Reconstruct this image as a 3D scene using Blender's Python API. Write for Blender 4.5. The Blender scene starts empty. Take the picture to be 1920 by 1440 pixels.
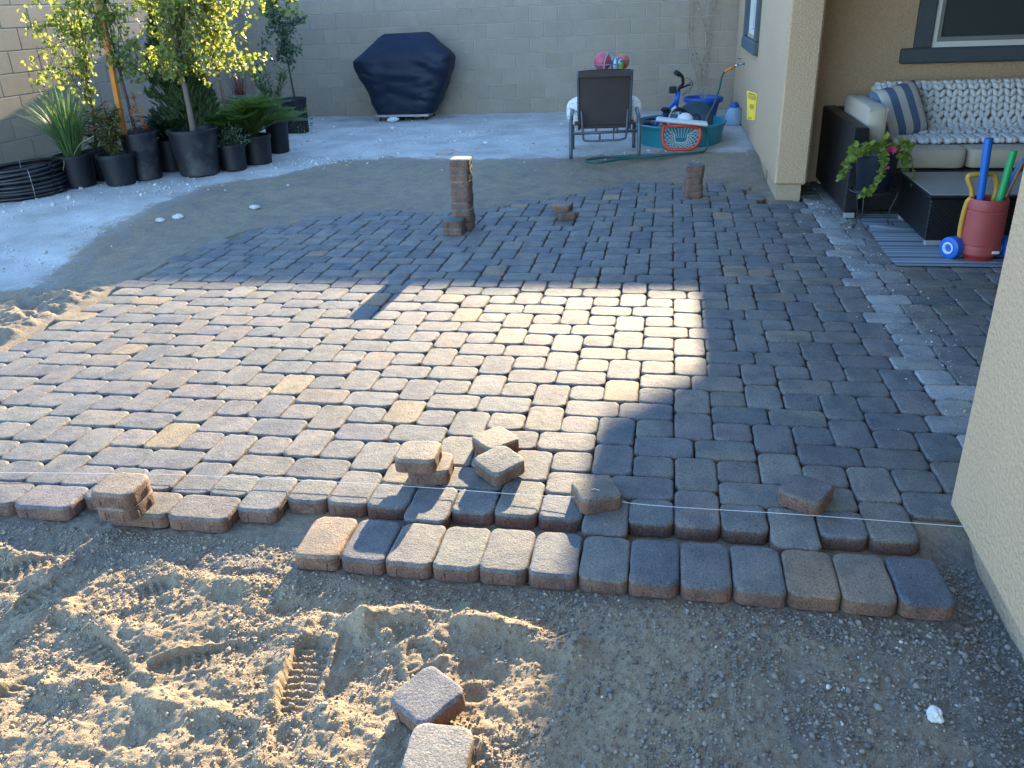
import bpy, math, random
import numpy as np
from mathutils import Vector, Matrix

# ------------------------------------------------------------------ scene, camera, light
sc = bpy.context.scene
COL = sc.collection
CAM = np.array([-0.0748, -4.6131, 1.5823])
YAW, PITCH, ROLL = math.radians(10.9301), math.radians(24.7246), math.radians(2.3632)
LENS = 29.136
def cam_rot():
    cy, sy, cp, sp, cr, sr = math.cos(YAW), math.sin(YAW), math.cos(PITCH), math.sin(PITCH), math.cos(ROLL), math.sin(ROLL)
    Rz = np.array([[cy, -sy, 0], [sy, cy, 0], [0, 0, 1]])
    Rx = np.array([[1, 0, 0], [0, cp, sp], [0, -sp, cp]])
    Ry = np.array([[cr, 0, sr], [0, 1, 0], [-sr, 0, cr]])
    return Rz @ Rx @ Ry
CR = cam_rot()
cam = bpy.data.cameras.new('camera')
cam.sensor_fit = 'HORIZONTAL'; cam.sensor_width = 36.0; cam.lens = LENS
cam.clip_start = 0.05; cam.clip_end = 2000
co = bpy.data.objects.new('camera', cam); COL.objects.link(co)
M = Matrix.Identity(4)
for i in range(3):
    M[i][0] = CR[i, 0]; M[i][1] = CR[i, 2]; M[i][2] = -CR[i, 1]; M[i][3] = CAM[i]
co.matrix_world = M
sc.camera = co

SUN_EL, SUN_AZ = math.radians(15.1), math.radians(4.0)     # azimuth from +Y towards +X
world = bpy.data.worlds.new('World'); sc.world = world; world.use_nodes = True
wn = world.node_tree.nodes; wl = world.node_tree.links
bg = wn['Background']; bg.inputs['Strength'].default_value = 0.15
sky = wn.new('ShaderNodeTexSky'); sky.sky_type = 'NISHITA'; sky.sun_disc = False
sky.sun_elevation = SUN_EL; sky.sun_rotation = SUN_AZ
sky.altitude = 700; sky.air_density = 1.0; sky.dust_density = 0.0; sky.ozone_density = 3.2
wl.new(sky.outputs[0], bg.inputs['Color'])
sun = bpy.data.lights.new('sun', 'SUN'); sun.energy = 3.8; sun.angle = math.radians(0.53); sun.color = (1.0, 0.81, 0.54)
so = bpy.data.objects.new('sun', sun); COL.objects.link(so)
sd = Vector((-math.sin(SUN_AZ) * math.cos(SUN_EL), -math.cos(SUN_AZ) * math.cos(SUN_EL), -math.sin(SUN_EL)))
so.rotation_euler = sd.to_track_quat('-Z', 'Y').to_euler(); so.location = (2, 12, 9)
sc.view_settings.view_transform = 'Standard'; sc.view_settings.look = 'None'
sc.view_settings.exposure = 2.68; sc.view_settings.gamma = 1.0; sc.view_settings.use_curve_mapping = False
sc.render.engine = 'CYCLES'
sc.cycles.use_denoising = True
sc.cycles.max_bounces = 8; sc.cycles.diffuse_bounces = 4; sc.cycles.glossy_bounces = 3; sc.cycles.transmission_bounces = 6
sc.cycles.caustics_reflective = False; sc.cycles.caustics_refractive = False

# ------------------------------------------------------------------ helpers
rnd = random.Random(7)
rng = np.random.default_rng(11)
PI = math.pi

def hash2(ix, iy, seed):
    n = (ix.astype(np.int64) * 374761393 + iy.astype(np.int64) * 668265263 + seed * 1442695041) & 0xffffffff
    n = ((n ^ (n >> 13)) * 1274126177) & 0xffffffff
    n = (n ^ (n >> 16)) & 0xffffffff
    return n / 4294967295.0
def vnoise(x, y, seed=0):
    x = np.asarray(x, float); y = np.asarray(y, float)
    ix = np.floor(x); iy = np.floor(y); fx = x - ix; fy = y - iy
    fx = fx * fx * fx * (fx * (fx * 6 - 15) + 10); fy = fy * fy * fy * (fy * (fy * 6 - 15) + 10)
    a = hash2(ix, iy, seed); b = hash2(ix + 1, iy, seed); c = hash2(ix, iy + 1, seed); d = hash2(ix + 1, iy + 1, seed)
    return (a * (1 - fx) + b * fx) * (1 - fy) + (c * (1 - fx) + d * fx) * fy - 0.5
def fbm(x, y, seed=0, o=4, g=0.5):
    r = 0; a = 1.0
    for k in range(o):
        r = r + a * vnoise(x * 2 ** k + 17.3 * k, y * 2 ** k - 9.1 * k, seed + k); a *= g
    return r
def sstep(a, b, x):
    t = np.clip((x - a) / (b - a), 0, 1); return t * t * (3 - 2 * t)
def rotz(a):
    c, s = math.cos(a), math.sin(a); return np.array([[c, -s, 0], [s, c, 0], [0, 0, 1.0]])
def rotx(a):
    c, s = math.cos(a), math.sin(a); return np.array([[1, 0, 0], [0, c, -s], [0, s, c]])
def roty(a):
    c, s = math.cos(a), math.sin(a); return np.array([[c, 0, s], [0, 1, 0], [-s, 0, c]])

class MB:
    """collects shapes, builds ONE mesh object"""
    def __init__(s): s.v = []; s.f = []; s.mi = []; s.col = []; s.n = 0
    def add(s, v, f, mi=0, col=None):
        v = np.asarray(v, float).reshape(-1, 3); b = s.n
        s.v.append(v); s.n += len(v)
        for q in f: s.f.append(tuple(int(i) + b for i in q)); s.mi.append(mi)
        s.col.append(np.tile(np.array(col if col is not None else (1, 1, 1, 1), float), (len(v), 1)))
        return s
    def box(s, lo, hi, mi=0, R=None, c=None, ch=0.0):
        lo = np.array(lo, float); hi = np.array(hi, float); h = (hi - lo) / 2; m = (hi + lo) / 2
        if ch <= 0:
            v = np.array([[x, y, z] for z in (-1, 1) for y in (-1, 1) for x in (-1, 1)]) * h
            f = [(0, 2, 3, 1), (4, 5, 7, 6), (0, 1, 5, 4), (2, 6, 7, 3), (0, 4, 6, 2), (1, 3, 7, 5)]
        else:
            ch = min(ch, h.min() * 0.9); v = []; idx = {}
            for sx in (-1, 1):
                for sy in (-1, 1):
                    for sz in (-1, 1):
                        for a in range(3):
                            q = np.array([sx, sy, sz]) * (h - ch); q[a] = (sx, sy, sz)[a] * h[a]
                            idx[(sx, sy, sz, a)] = len(v); v.append(q)
            f = []
            for a in range(3):
                b, c2 = (a + 1) % 3, (a + 2) % 3
                for sa in (-1, 1):
                    def k(sb, scc):
                        t = [0, 0, 0]; t[a] = sa; t[b] = sb; t[c2] = scc; return idx[(t[0], t[1], t[2], a)]
                    q = [k(-1, -1), k(1, -1), k(1, 1), k(-1, 1)]
                    f.append(q if sa > 0 else q[::-1])
                for sb in (-1, 1):
                    for scc in (-1, 1):
                        t = [0, 0, 0]; t[b] = sb; t[c2] = scc
                        def kk(sa, ax):
                            t[a] = sa; return idx[(t[0], t[1], t[2], ax)]
                        q = [kk(-1, b), kk(1, b), kk(1, c2), kk(-1, c2)]
                        f.append(q if sb * scc < 0 else q[::-1])
            for sx in (-1, 1):
                for sy in (-1, 1):
                    for sz in (-1, 1):
                        q = [idx[(sx, sy, sz, a)] for a in range(3)]
                        f.append(q if sx * sy * sz > 0 else q[::-1])
            v = np.array(v)
        if R is not None: v = v @ np.asarray(R).T
        return s.add(v + (m if c is None else np.array(c, float)), f, mi)
    def tube(s, pts, r, seg=8, mi=0, caps=True, col=None):
        P = np.array(pts, float); n = len(P)
        r = np.full(n, r) if np.isscalar(r) else np.array(r, float)
        T = np.gradient(P, axis=0); T /= np.linalg.norm(T, axis=1)[:, None] + 1e-12
        up = np.array([0, 0, 1.0]) if abs(T[0, 2]) < 0.9 else np.array([1.0, 0, 0])
        A = np.cross(T[0], up); A /= np.linalg.norm(A)
        v = []
        for i in range(n):
            A = A - T[i] * (A @ T[i]); A /= np.linalg.norm(A) + 1e-12; B = np.cross(T[i], A)
            for k in range(seg):
                t = 2 * PI * k / seg; v.append(P[i] + r[i] * (math.cos(t) * A + math.sin(t) * B))
        f = [(i * seg + k, i * seg + (k + 1) % seg, (i + 1) * seg + (k + 1) % seg, (i + 1) * seg + k) for i in range(n - 1) for k in range(seg)]
        if caps: f += [tuple(range(seg))[::-1], tuple((n - 1) * seg + k for k in range(seg))]
        return s.add(v, f, mi, col)
    def ring(s, c, R, r, seg=24, tseg=8, mi=0, ax=(1, 1), M3=None):
        v = []
        for i in range(seg):
            a = 2 * PI * i / seg
            for k in range(tseg):
                t = 2 * PI * k / tseg
                v.append(((R + r * math.cos(t)) * math.cos(a) * ax[0], (R + r * math.cos(t)) * math.sin(a) * ax[1], r * math.sin(t)))
        v = np.array(v)
        if M3 is not None: v = v @ np.asarray(M3).T
        f = [(i * tseg + k, ((i + 1) % seg) * tseg + k, ((i + 1) % seg) * tseg + (k + 1) % tseg, i * tseg + (k + 1) % tseg) for i in range(seg) for k in range(tseg)]
        return s.add(v + np.array(c, float), f, mi)
    def lathe(s, prof, c=(0, 0, 0), seg=24, mi=0, M3=None, ax=(1, 1), closed=False):
        v = []; n = len(prof)
        for (r, z) in prof:
            for k in range(seg):
                a = 2 * PI * k / seg; v.append((r * math.cos(a) * ax[0], r * math.sin(a) * ax[1], z))
        v = np.array(v)
        if M3 is not None: v = v @ np.asarray(M3).T
        f = [(i * seg + k, i * seg + (k + 1) % seg, (i + 1) * seg + (k + 1) % seg, (i + 1) * seg + k) for i in range(n - 1) for k in range(seg)]
        if prof[0][0] > 1e-4: f.append(tuple(range(seg))[::-1])
        if prof[-1][0] > 1e-4: f.append(tuple((n - 1) * seg + k for k in range(seg)))
        return s.add(v + np.array(c, float), f, mi)
    def ell(s, c, r, seg=12, rings=8, mi=0, M3=None, col=None, pw=1.0):
        v = [(0, 0, -1)]
        for i in range(1, rings):
            t = -PI / 2 + PI * i / rings
            for k in range(seg):
                a = 2 * PI * k / seg; v.append((math.cos(t) * math.cos(a), math.cos(t) * math.sin(a), math.sin(t)))
        v.append((0, 0, 1)); v = np.array(v)
        if pw != 1.0: v = np.sign(v) * np.abs(v) ** pw
        v = v * np.array(r, float)
        if M3 is not None: v = v @ np.asarray(M3).T
        f = [(0, 1 + (k + 1) % seg, 1 + k) for k in range(seg)]
        f += [(1 + i * seg + k, 1 + i * seg + (k + 1) % seg, 1 + (i + 1) * seg + (k + 1) % seg, 1 + (i + 1) * seg + k) for i in range(rings - 2) for k in range(seg)]
        t = len(v) - 1; b = 1 + (rings - 2) * seg
        f += [(t, b + k, b + (k + 1) % seg) for k in range(seg)]
        return s.add(v + np.array(c, float), f, mi, col)
    def prism(s, poly, z0, z1, mi=0):
        n = len(poly); v = [(x, y, z0) for x, y in poly] + [(x, y, z1) for x, y in poly]
        f = [tuple(range(n))[::-1], tuple(range(n, 2 * n))] + [(k, (k + 1) % n, n + (k + 1) % n, n + k) for k in range(n)]
        return s.add(v, f, mi)
    def rings(s, R, mi=0, cap=True):
        R = [np.array(r, float) for r in R]; n = len(R[0]); v = np.concatenate(R)
        f = [(i * n + k, i * n + (k + 1) % n, (i + 1) * n + (k + 1) % n, (i + 1) * n + k) for i in range(len(R) - 1) for k in range(n)]
        if cap: f += [tuple(range(n))[::-1], tuple((len(R) - 1) * n + k for k in range(n))]
        return s.add(v, f, mi)
    def mesh(s, name, mats, smooth=False, sharp=None, colors=False):
        me = bpy.data.meshes.new(name)
        me.from_pydata(np.concatenate(s.v).tolist() if s.v else [], [], s.f)
        for m in (mats if isinstance(mats, (list, tuple)) else [mats]): me.materials.append(m)
        if len(set(s.mi)) > 1: me.polygons.foreach_set('material_index', s.mi)
        if smooth:
            me.polygons.foreach_set('use_smooth', [True] * len(me.polygons))
            if sharp: me.set_sharp_from_angle(angle=math.radians(sharp))
        if colors:
            ca = me.color_attributes.new('Col', 'FLOAT_COLOR', 'POINT')
            ca.data.foreach_set('color', np.concatenate(s.col).astype(np.float32).ravel())
        me.update(); return me
    def build(s, name, mats, parent=None, smooth=False, sharp=None, colors=False):
        return obj(name, s.mesh(name, mats, smooth, sharp, colors), parent)

def obj(name, me, parent=None, loc=None, rot=None):
    o = bpy.data.objects.new(name, me); COL.objects.link(o)
    if parent is not None: o.parent = parent
    if loc is not None: o.location = loc
    if rot is not None: o.rotation_euler = rot
    return o
def tag(o, label, cat, group=None, kind=None):
    if label: o['label'] = label
    if cat: o['category'] = cat
    if group: o['group'] = group
    if kind: o['kind'] = kind
    return o
def thing(name, label, cat, loc=(0, 0, 0), rz=0.0, group=None):
    o = bpy.data.objects.new(name, None); COL.objects.link(o); o.empty_display_size = 0.1
    o.location = loc; o.rotation_euler = (0, 0, rz)
    return tag(o, label, cat, group)
def curve(P, n=8):
    """Catmull-Rom through control points"""
    P = np.array(P, float); Q = np.vstack([2 * P[0] - P[1], P, 2 * P[-1] - P[-2]]); out = []
    for i in range(1, len(Q) - 2):
        for t in np.linspace(0, 1, n, endpoint=False):
            a, b, c, d = Q[i - 1], Q[i], Q[i + 1], Q[i + 2]
            out.append(0.5 * (2 * b + (c - a) * t + (2 * a - 5 * b + 4 * c - d) * t * t + (3 * b - a - 3 * c + d) * t ** 3))
    out.append(P[-1]); return np.array(out)

# ------------------------------------------------------------------ materials
def nd(nt, t, **kw):
    n = nt.nodes.new(t)
    for k, v in kw.items():
        if k in n.inputs: n.inputs[k].default_value = v
        else: setattr(n, k, v)
    return n
def newmat(name):
    m = bpy.data.materials.new(name); m.use_nodes = True
    return m, m.node_tree, m.node_tree.nodes['Principled BSDF']
def c4(c): return (c[0], c[1], c[2], 1.0)
def noise(nt, vec, scale, detail=3, rough=0.55):
    n = nd(nt, 'ShaderNodeTexNoise'); n.inputs['Scale'].default_value = scale; n.inputs['Detail'].default_value = detail; n.inputs['Roughness'].default_value = rough
    if vec is not None: nt.links.new(vec, n.inputs['Vector'])
    return n.outputs['Fac']
def ramp(nt, fac, a, b, ca=(0, 0, 0), cb=(1, 1, 1)):
    r = nd(nt, 'ShaderNodeValToRGB'); e = r.color_ramp.elements
    e[0].position = a; e[0].color = c4(ca); e[1].position = b; e[1].color = c4(cb)
    nt.links.new(fac, r.inputs['Fac']); return r.outputs['Color']
def mix(nt, mode, fac, a, b):
    n = nd(nt, 'ShaderNodeMixRGB', blend_type=mode)
    for k, x in (('Fac', fac), ('Color1', a), ('Color2', b)):
        if hasattr(x, 'is_output'): nt.links.new(x, n.inputs[k])
        elif k == 'Fac': n.inputs[k].default_value = x
        else: n.inputs[k].default_value = c4(x)
    return n.outputs['Color']
def bump(nt, b, h, strength, dist=0.01):
    n = nd(nt, 'ShaderNodeBump'); n.inputs['Strength'].default_value = strength; n.inputs['Distance'].default_value = dist
    nt.links.new(h, n.inputs['Height'])
    old = b.inputs['Normal'].links
    if old: nt.links.new(old[0].from_socket, n.inputs['Normal'])
    nt.links.new(n.outputs['Normal'], b.inputs['Normal'])
def simple(name, col, rough=0.6, var=0.15, scale=12.0, bmp=0.0, bscale=80.0, metal=0.0, spec=0.5, dirt=0.0, coord='Object', sheen=0.0):
    m, nt, b = newmat(name)
    tc = nd(nt, 'ShaderNodeTexCoord').outputs[coord]
    f = noise(nt, tc, scale, 4)
    c = mix(nt, 'MIX', f, tuple(x * (1 - var) for x in col), tuple(min(1, x * (1 + var)) for x in col))
    if dirt > 0:
        d = ramp(nt, noise(nt, tc, scale * 0.5, 6, 0.65), 0.48, 0.7)
        dm = nd(nt, 'ShaderNodeMath', operation='MULTIPLY'); nt.links.new(d, dm.inputs[0]); dm.inputs[1].default_value = dirt
        c = mix(nt, 'MIX', dm.outputs[0], c, (0.42, 0.38, 0.33))
    nt.links.new(c, b.inputs['Base Color'])
    b.inputs['Roughness'].default_value = rough; b.inputs['Metallic'].default_value = metal
    b.inputs['Specular IOR Level'].default_value = spec
    if sheen: b.inputs['Sheen Weight'].default_value = sheen
    if bmp > 0: bump(nt, b, noise(nt, tc, bscale, 4), bmp)
    return m

def paver_mat(name, src, side=False):
    m, nt, b = newmat(name)
    tc = nd(nt, 'ShaderNodeTexCoord').outputs['Object']
    oi = nd(nt, 'ShaderNodeObjectInfo')
    if src == 'object':
        off = nd(nt, 'ShaderNodeVectorMath', operation='SCALE'); cmb = nd(nt, 'ShaderNodeCombineXYZ')
        nt.links.new(oi.outputs['Random'], cmb.inputs[0]); nt.links.new(oi.outputs['Random'], cmb.inputs[1])
        nt.links.new(cmb.outputs[0], off.inputs[0]); off.inputs['Scale'].default_value = 37.0
        add = nd(nt, 'ShaderNodeVectorMath', operation='ADD'); nt.links.new(tc, add.inputs[0]); nt.links.new(off.outputs[0], add.inputs[1])
        vec = add.outputs[0]; base = oi.outputs['Color']
    else:
        vec = tc; at = nd(nt, 'ShaderNodeAttribute', attribute_name='Col'); base = at.outputs['Color']
    if side:
        base = mix(nt, 'MIX', 0.78, base, (0.23, 0.112, 0.070))
    # broad tint blotches inside one paver
    blot = ramp(nt, noise(nt, vec, 8.0, 3, 0.6), 0.42, 0.62)
    c = mix(nt, 'MIX', blot, base, mix(nt, 'MULTIPLY', 1.0, base, (0.66, 0.70, 0.76)))
    warm = ramp(nt, noise(nt, vec, 5.0, 2), 0.56, 0.74)
    wf = nd(nt, 'ShaderNodeMath', operation='MULTIPLY'); nt.links.new(warm, wf.inputs[0]); wf.inputs[1].default_value = 0.45
    c = mix(nt, 'MIX', wf.outputs[0], c, mix(nt, 'MULTIPLY', 1.0, base, (1.35, 1.08, 0.82)))
    # aggregate grains and pits
    gr = noise(nt, vec, 190.0, 3, 0.75)
    c = mix(nt, 'MULTIPLY', 0.9, c, ramp(nt, gr, 0.34, 0.60, (0.36, 0.36, 0.36), (1.26, 1.24, 1.2)))
    pit = ramp(nt, noise(nt, vec, 95.0, 3, 0.65), 0.60, 0.66)
    c = mix(nt, 'MULTIPLY', 1.0, c, mix(nt, 'MIX', pit, (1, 1, 1), (0.38, 0.36, 0.35)))
    # lime bloom
    ef = ramp(nt, noise(nt, vec, 34.0, 5, 0.62), 0.60, 0.78)
    em = nd(nt, 'ShaderNodeMath', operation='MULTIPLY'); nt.links.new(ef, em.inputs[0]); em.inputs[1].default_value = 0.40 if not side else 0.22
    c = mix(nt, 'MIX', em.outputs[0], c, (0.46, 0.44, 0.41))
    nt.links.new(c, b.inputs['Base Color'])
    b.inputs['Roughness'].default_value = 0.78; b.inputs['Specular IOR Level'].default_value = 0.42
    bump(nt, b, noise(nt, vec, 120.0, 4, 0.75), 0.9, 0.005)
    bump(nt, b, noise(nt, vec, 24.0, 4, 0.6), 0.5, 0.010)
    return m
PAV = [paver_mat('paver_face', 'object'), paver_mat('paver_side', 'object', True)]
PAVF = [paver_mat('paver_field_face', 'attr'), paver_mat('paver_field_side', 'attr', True)]

def ground_mat():
    m, nt, b = newmat('sand_and_caliche')
    tc = nd(nt, 'ShaderNodeTexCoord').outputs['Object']
    at = nd(nt, 'ShaderNodeAttribute', attribute_name='Col')
    sep = nd(nt, 'ShaderNodeSeparateColor'); nt.links.new(at.outputs['Color'], sep.inputs[0])
    n1 = noise(nt, tc, 2.2, 5, 0.6); n2 = noise(nt, tc, 60.0, 4, 0.7); n3 = noise(nt, tc, 320.0, 3, 0.7)
    sand = mix(nt, 'MIX', n1, (0.27, 0.207, 0.136), (0.42, 0.332, 0.222))
    cal = mix(nt, 'MIX', ramp(nt, n1, 0.3, 0.7), (0.42, 0.395, 0.36), (0.68, 0.655, 0.61))
    grav = mix(nt, 'MIX', n2, (0.13, 0.117, 0.105), (0.26, 0.238, 0.212))
    zone = nd(nt, 'ShaderNodeMath', operation='ADD'); nt.links.new(sep.outputs[0], zone.inputs[0])
    zn = nd(nt, 'ShaderNodeMath', operation='MULTIPLY_ADD'); nt.links.new(noise(nt, tc, 6.0, 6, 0.7), zn.inputs[0]); zn.inputs[1].default_value = 1.3; zn.inputs[2].default_value = -0.65
    nt.links.new(zn.outputs[0], zone.inputs[1])
    c = mix(nt, 'MIX', ramp(nt, zone.outputs[0], 0.38, 0.62), sand, cal)
    z2 = nd(nt, 'ShaderNodeMath', operation='ADD'); nt.links.new(sep.outputs[1], z2.inputs[0]); nt.links.new(zn.outputs[0], z2.inputs[1])
    c = mix(nt, 'MIX', ramp(nt, z2.outputs[0], 0.3, 0.8), c, grav)
    c = mix(nt, 'MULTIPLY', 0.8, c, ramp(nt, n3, 0.3, 0.65, (0.62, 0.61, 0.6), (1.15, 1.14, 1.12)))
    c = mix(nt, 'MULTIPLY', 0.7, c, ramp(nt, n2, 0.3, 0.65, (0.72, 0.71, 0.70), (1.08, 1.08, 1.07)))
    nt.links.new(c, b.inputs['Base Color']); b.inputs['Roughness'].default_value = 0.93; b.inputs['Specular IOR Level'].default_value = 0.25
    bump(nt, b, n3, 0.6, 0.004); bump(nt, b, n2, 0.75, 0.014)
    return m
GROUND = ground_mat()

def block_mat():
    m, nt, b = newmat('concrete_block')
    tc = nd(nt, 'ShaderNodeTexCoord').outputs['Object']; oi = nd(nt, 'ShaderNodeObjectInfo')
    cmb = nd(nt, 'ShaderNodeCombineXYZ'); nt.links.new(oi.outputs['Random'], cmb.inputs[0]); nt.links.new(oi.outputs['Random'], cmb.inputs[2])
    off = nd(nt, 'ShaderNodeVectorMath', operation='SCALE'); nt.links.new(cmb.outputs[0], off.inputs[0]); off.inputs['Scale'].default_value = 61.0
    add = nd(nt, 'ShaderNodeVectorMath', operation='ADD'); nt.links.new(tc, add.inputs[0]); nt.links.new(off.outputs[0], add.inputs[1]); vec = add.outputs[0]
    c = mix(nt, 'MIX', oi.outputs['Random'], (0.322, 0.256, 0.190), (0.352, 0.280, 0.208))
    c = mix(nt, 'MULTIPLY', 0.8, c, ramp(nt, noise(nt, vec, 4.0, 5, 0.65), 0.3, 0.7, (0.84, 0.85, 0.86), (1.08, 1.07, 1.06)))
    c = mix(nt, 'MULTIPLY', 0.8, c, ramp(nt, noise(nt, vec, 150.0, 3, 0.7), 0.32, 0.62, (0.70, 0.70, 0.70), (1.1, 1.1, 1.1)))
    st = ramp(nt, noise(nt, vec, 11.0, 6, 0.7), 0.64, 0.80)
    sm = nd(nt, 'ShaderNodeMath', operation='MULTIPLY'); nt.links.new(st, sm.inputs[0]); sm.inputs[1].default_value = 0.3
    c = mix(nt, 'MIX', sm.outputs[0], c, (0.46, 0.44, 0.41))
    nt.links.new(c, b.inputs['Base Color']); b.inputs['Roughness'].default_value = 0.9; b.inputs['Specular IOR Level'].default_value = 0.3
    bump(nt, b, noise(nt, vec, 140.0, 4, 0.7), 0.5, 0.004)
    return m
BLOCK = block_mat()
MORTAR = simple('mortar', (0.40, 0.375, 0.34), 0.95, 0.15, 30, 0.4, 120)

def stucco_mat(name, col):
    m, nt, b = newmat(name)
    tc = nd(nt, 'ShaderNodeTexCoord').outputs['Object']
    c = mix(nt, 'MIX', noise(nt, tc, 1.6, 5, 0.6), tuple(x * 0.9 for x in col), tuple(x * 1.07 for x in col))
    c = mix(nt, 'MULTIPLY', 0.7, c, ramp(nt, noise(nt, tc, 90.0, 3, 0.6), 0.3, 0.6, (0.80, 0.79, 0.77), (1.06, 1.06, 1.06)))
    nt.links.new(c, b.inputs['Base Color']); b.inputs['Roughness'].default_value = 0.92; b.inputs['Specular IOR Level'].default_value = 0.25
    bump(nt, b, noise(nt, tc, 190.0, 3, 0.6), 0.35, 0.004)
    v = nd(nt, 'ShaderNodeTexVoronoi'); v.inputs['Scale'].default_value = 75.0; nt.links.new(tc, v.inputs['Vector'])
    bump(nt, b, ramp(nt, noise(nt, tc, 70.0, 3, 0.5), 0.40, 0.62), 0.55, 0.006)
    return m
STUCCO = stucco_mat('tan_stucco', (0.57, 0.392, 0.245))
STEM = stucco_mat('stem_wall', (0.49, 0.355, 0.235))
TRIM = simple('slate_trim', (0.075, 0.092, 0.105), 0.85, 0.12, 8, 0.4, 90)

def fast_mesh(name, V, F, mats, col=None, smooth=False):
    me = bpy.data.meshes.new(name); V = np.asarray(V, np.float32); F = np.asarray(F, np.int32); k = F.shape[1]
    me.vertices.add(len(V)); me.vertices.foreach_set('co', V.ravel())
    me.loops.add(F.size); me.loops.foreach_set('vertex_index', F.ravel())
    me.polygons.add(len(F)); me.polygons.foreach_set('loop_start', np.arange(0, F.size, k, dtype=np.int32))
    if smooth: me.polygons.foreach_set('use_smooth', np.ones(len(F), bool))
    me.materials.append(mats); me.update(calc_edges=True)
    if col is not None:
        ca = me.color_attributes.new('Col', 'FLOAT_COLOR', 'POINT'); ca.data.foreach_set('color', np.asarray(col, np.float32).ravel())
    me.validate(); return me

# ------------------------------------------------------------------ ground
U = 0.0762; T = 0.054
PB = [(-3.56, -2.30), (-3.56, 0.75), (-3.42, 1.45), (-2.85, 2.02), (-1.65, 2.22), (-0.95, 2.80), (-0.32, 3.36), (0.58, 3.24), (0.80, 2.58),
      (1.05, 2.58), (1.10, 3.34), (3.9, 3.34), (3.9, -2.02), (0.92, -2.02), (0.92, -2.13), (0.77, -2.13), (0.77, -2.30)]
CB = [(-4.6, -9.0), (-4.4, -3.0), (-4.3, -1.2), (-4.25, -0.22), (-4.32, 0.10), (-4.40, 0.55), (-4.55, 1.35), (-4.50, 1.9), (-4.40, 2.76), (-3.91, 3.27), (-3.56, 4.15), (-2.88, 4.28),
      (-2.0, 4.09), (-1.11, 4.21), (-0.07, 4.48), (0.69, 4.44), (3.0, 4.5)]
def dist_poly(x, y, P, closed):
    d = np.full(np.shape(x), 1e9); n = len(P)
    for i in range(n if closed else n - 1):
        ax, ay = P[i]; bx, by = P[(i + 1) % n]; ex, ey = bx - ax, by - ay
        t = np.clip(((x - ax) * ex + (y - ay) * ey) / (ex * ex + ey * ey), 0, 1)
        d = np.minimum(d, np.hypot(x - ax - t * ex, y - ay - t * ey))
    return d
def inside(x, y, P):
    x = np.asarray(x, float); y = np.asarray(y, float); r = np.zeros(x.shape, bool); n = len(P)
    for i in range(n):
        ax, ay = P[i]; bx, by = P[(i + 1) % n]
        if ay == by: continue
        c = ((ay > y) != (by > y)) & (x < (bx - ax) * (y - ay) / (by - ay) + ax); r ^= c
    return r
CBP = CB + [(3.0, -9.0)]
prnd = random.Random(5)
PRINTS = [(-0.99, -3.03, 96, 1.0, 0.024), (-1.68, -2.80, 35, 1, .016), (-1.93, -2.78, 60, 1, .02), (-1.30, -3.02, 20, 1, .02), (-0.66, -2.98, 118, .9, .014),
          (-1.60, -3.05, 150, 1, .018), (-2.15, -2.72, 30, 1, .02), (-1.75, -3.28, 80, 1, .02), (-0.62, -3.40, 75, 1, .014), (-2.3, -2.95, 110, 1, .02)]
RIDGES = [([(-2.0, -3.24), (-1.72, -3.18), (-1.50, -3.14), (-1.32, -3.19), (-1.05, -3.20)], .026, .030), ([(-0.88, -2.80), (-0.74, -2.76), (-0.58, -2.78), (-0.42, -2.80), (-0.28, -2.84)], .044, .050),
          ([(-1.06, -2.84), (-1.06, -3.0), (-1.03, -3.2), (-0.98, -3.32)], .030, .026), ([(-1.62, -2.66), (-1.44, -2.70), (-1.25, -2.68), (-1.08, -2.74)], .022, .035), ([(-2.3, -2.62), (-2.1, -2.66), (-1.86, -2.86), (-1.92, -3.02)], .03, .04),
          ([(-1.2, -2.90), (-1.0, -2.79), (-0.80, -2.86)], .022, .03), ([(-0.78, -2.86), (-0.70, -2.95), (-0.55, -2.90)], .024, .03), ([(-1.78, -2.90), (-1.6, -2.93), (-1.42, -2.98)], .02, .03), ([(-0.6, -3.3), (-0.45, -3.15), (-0.36, -3.0)], .012, .04)]
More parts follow.
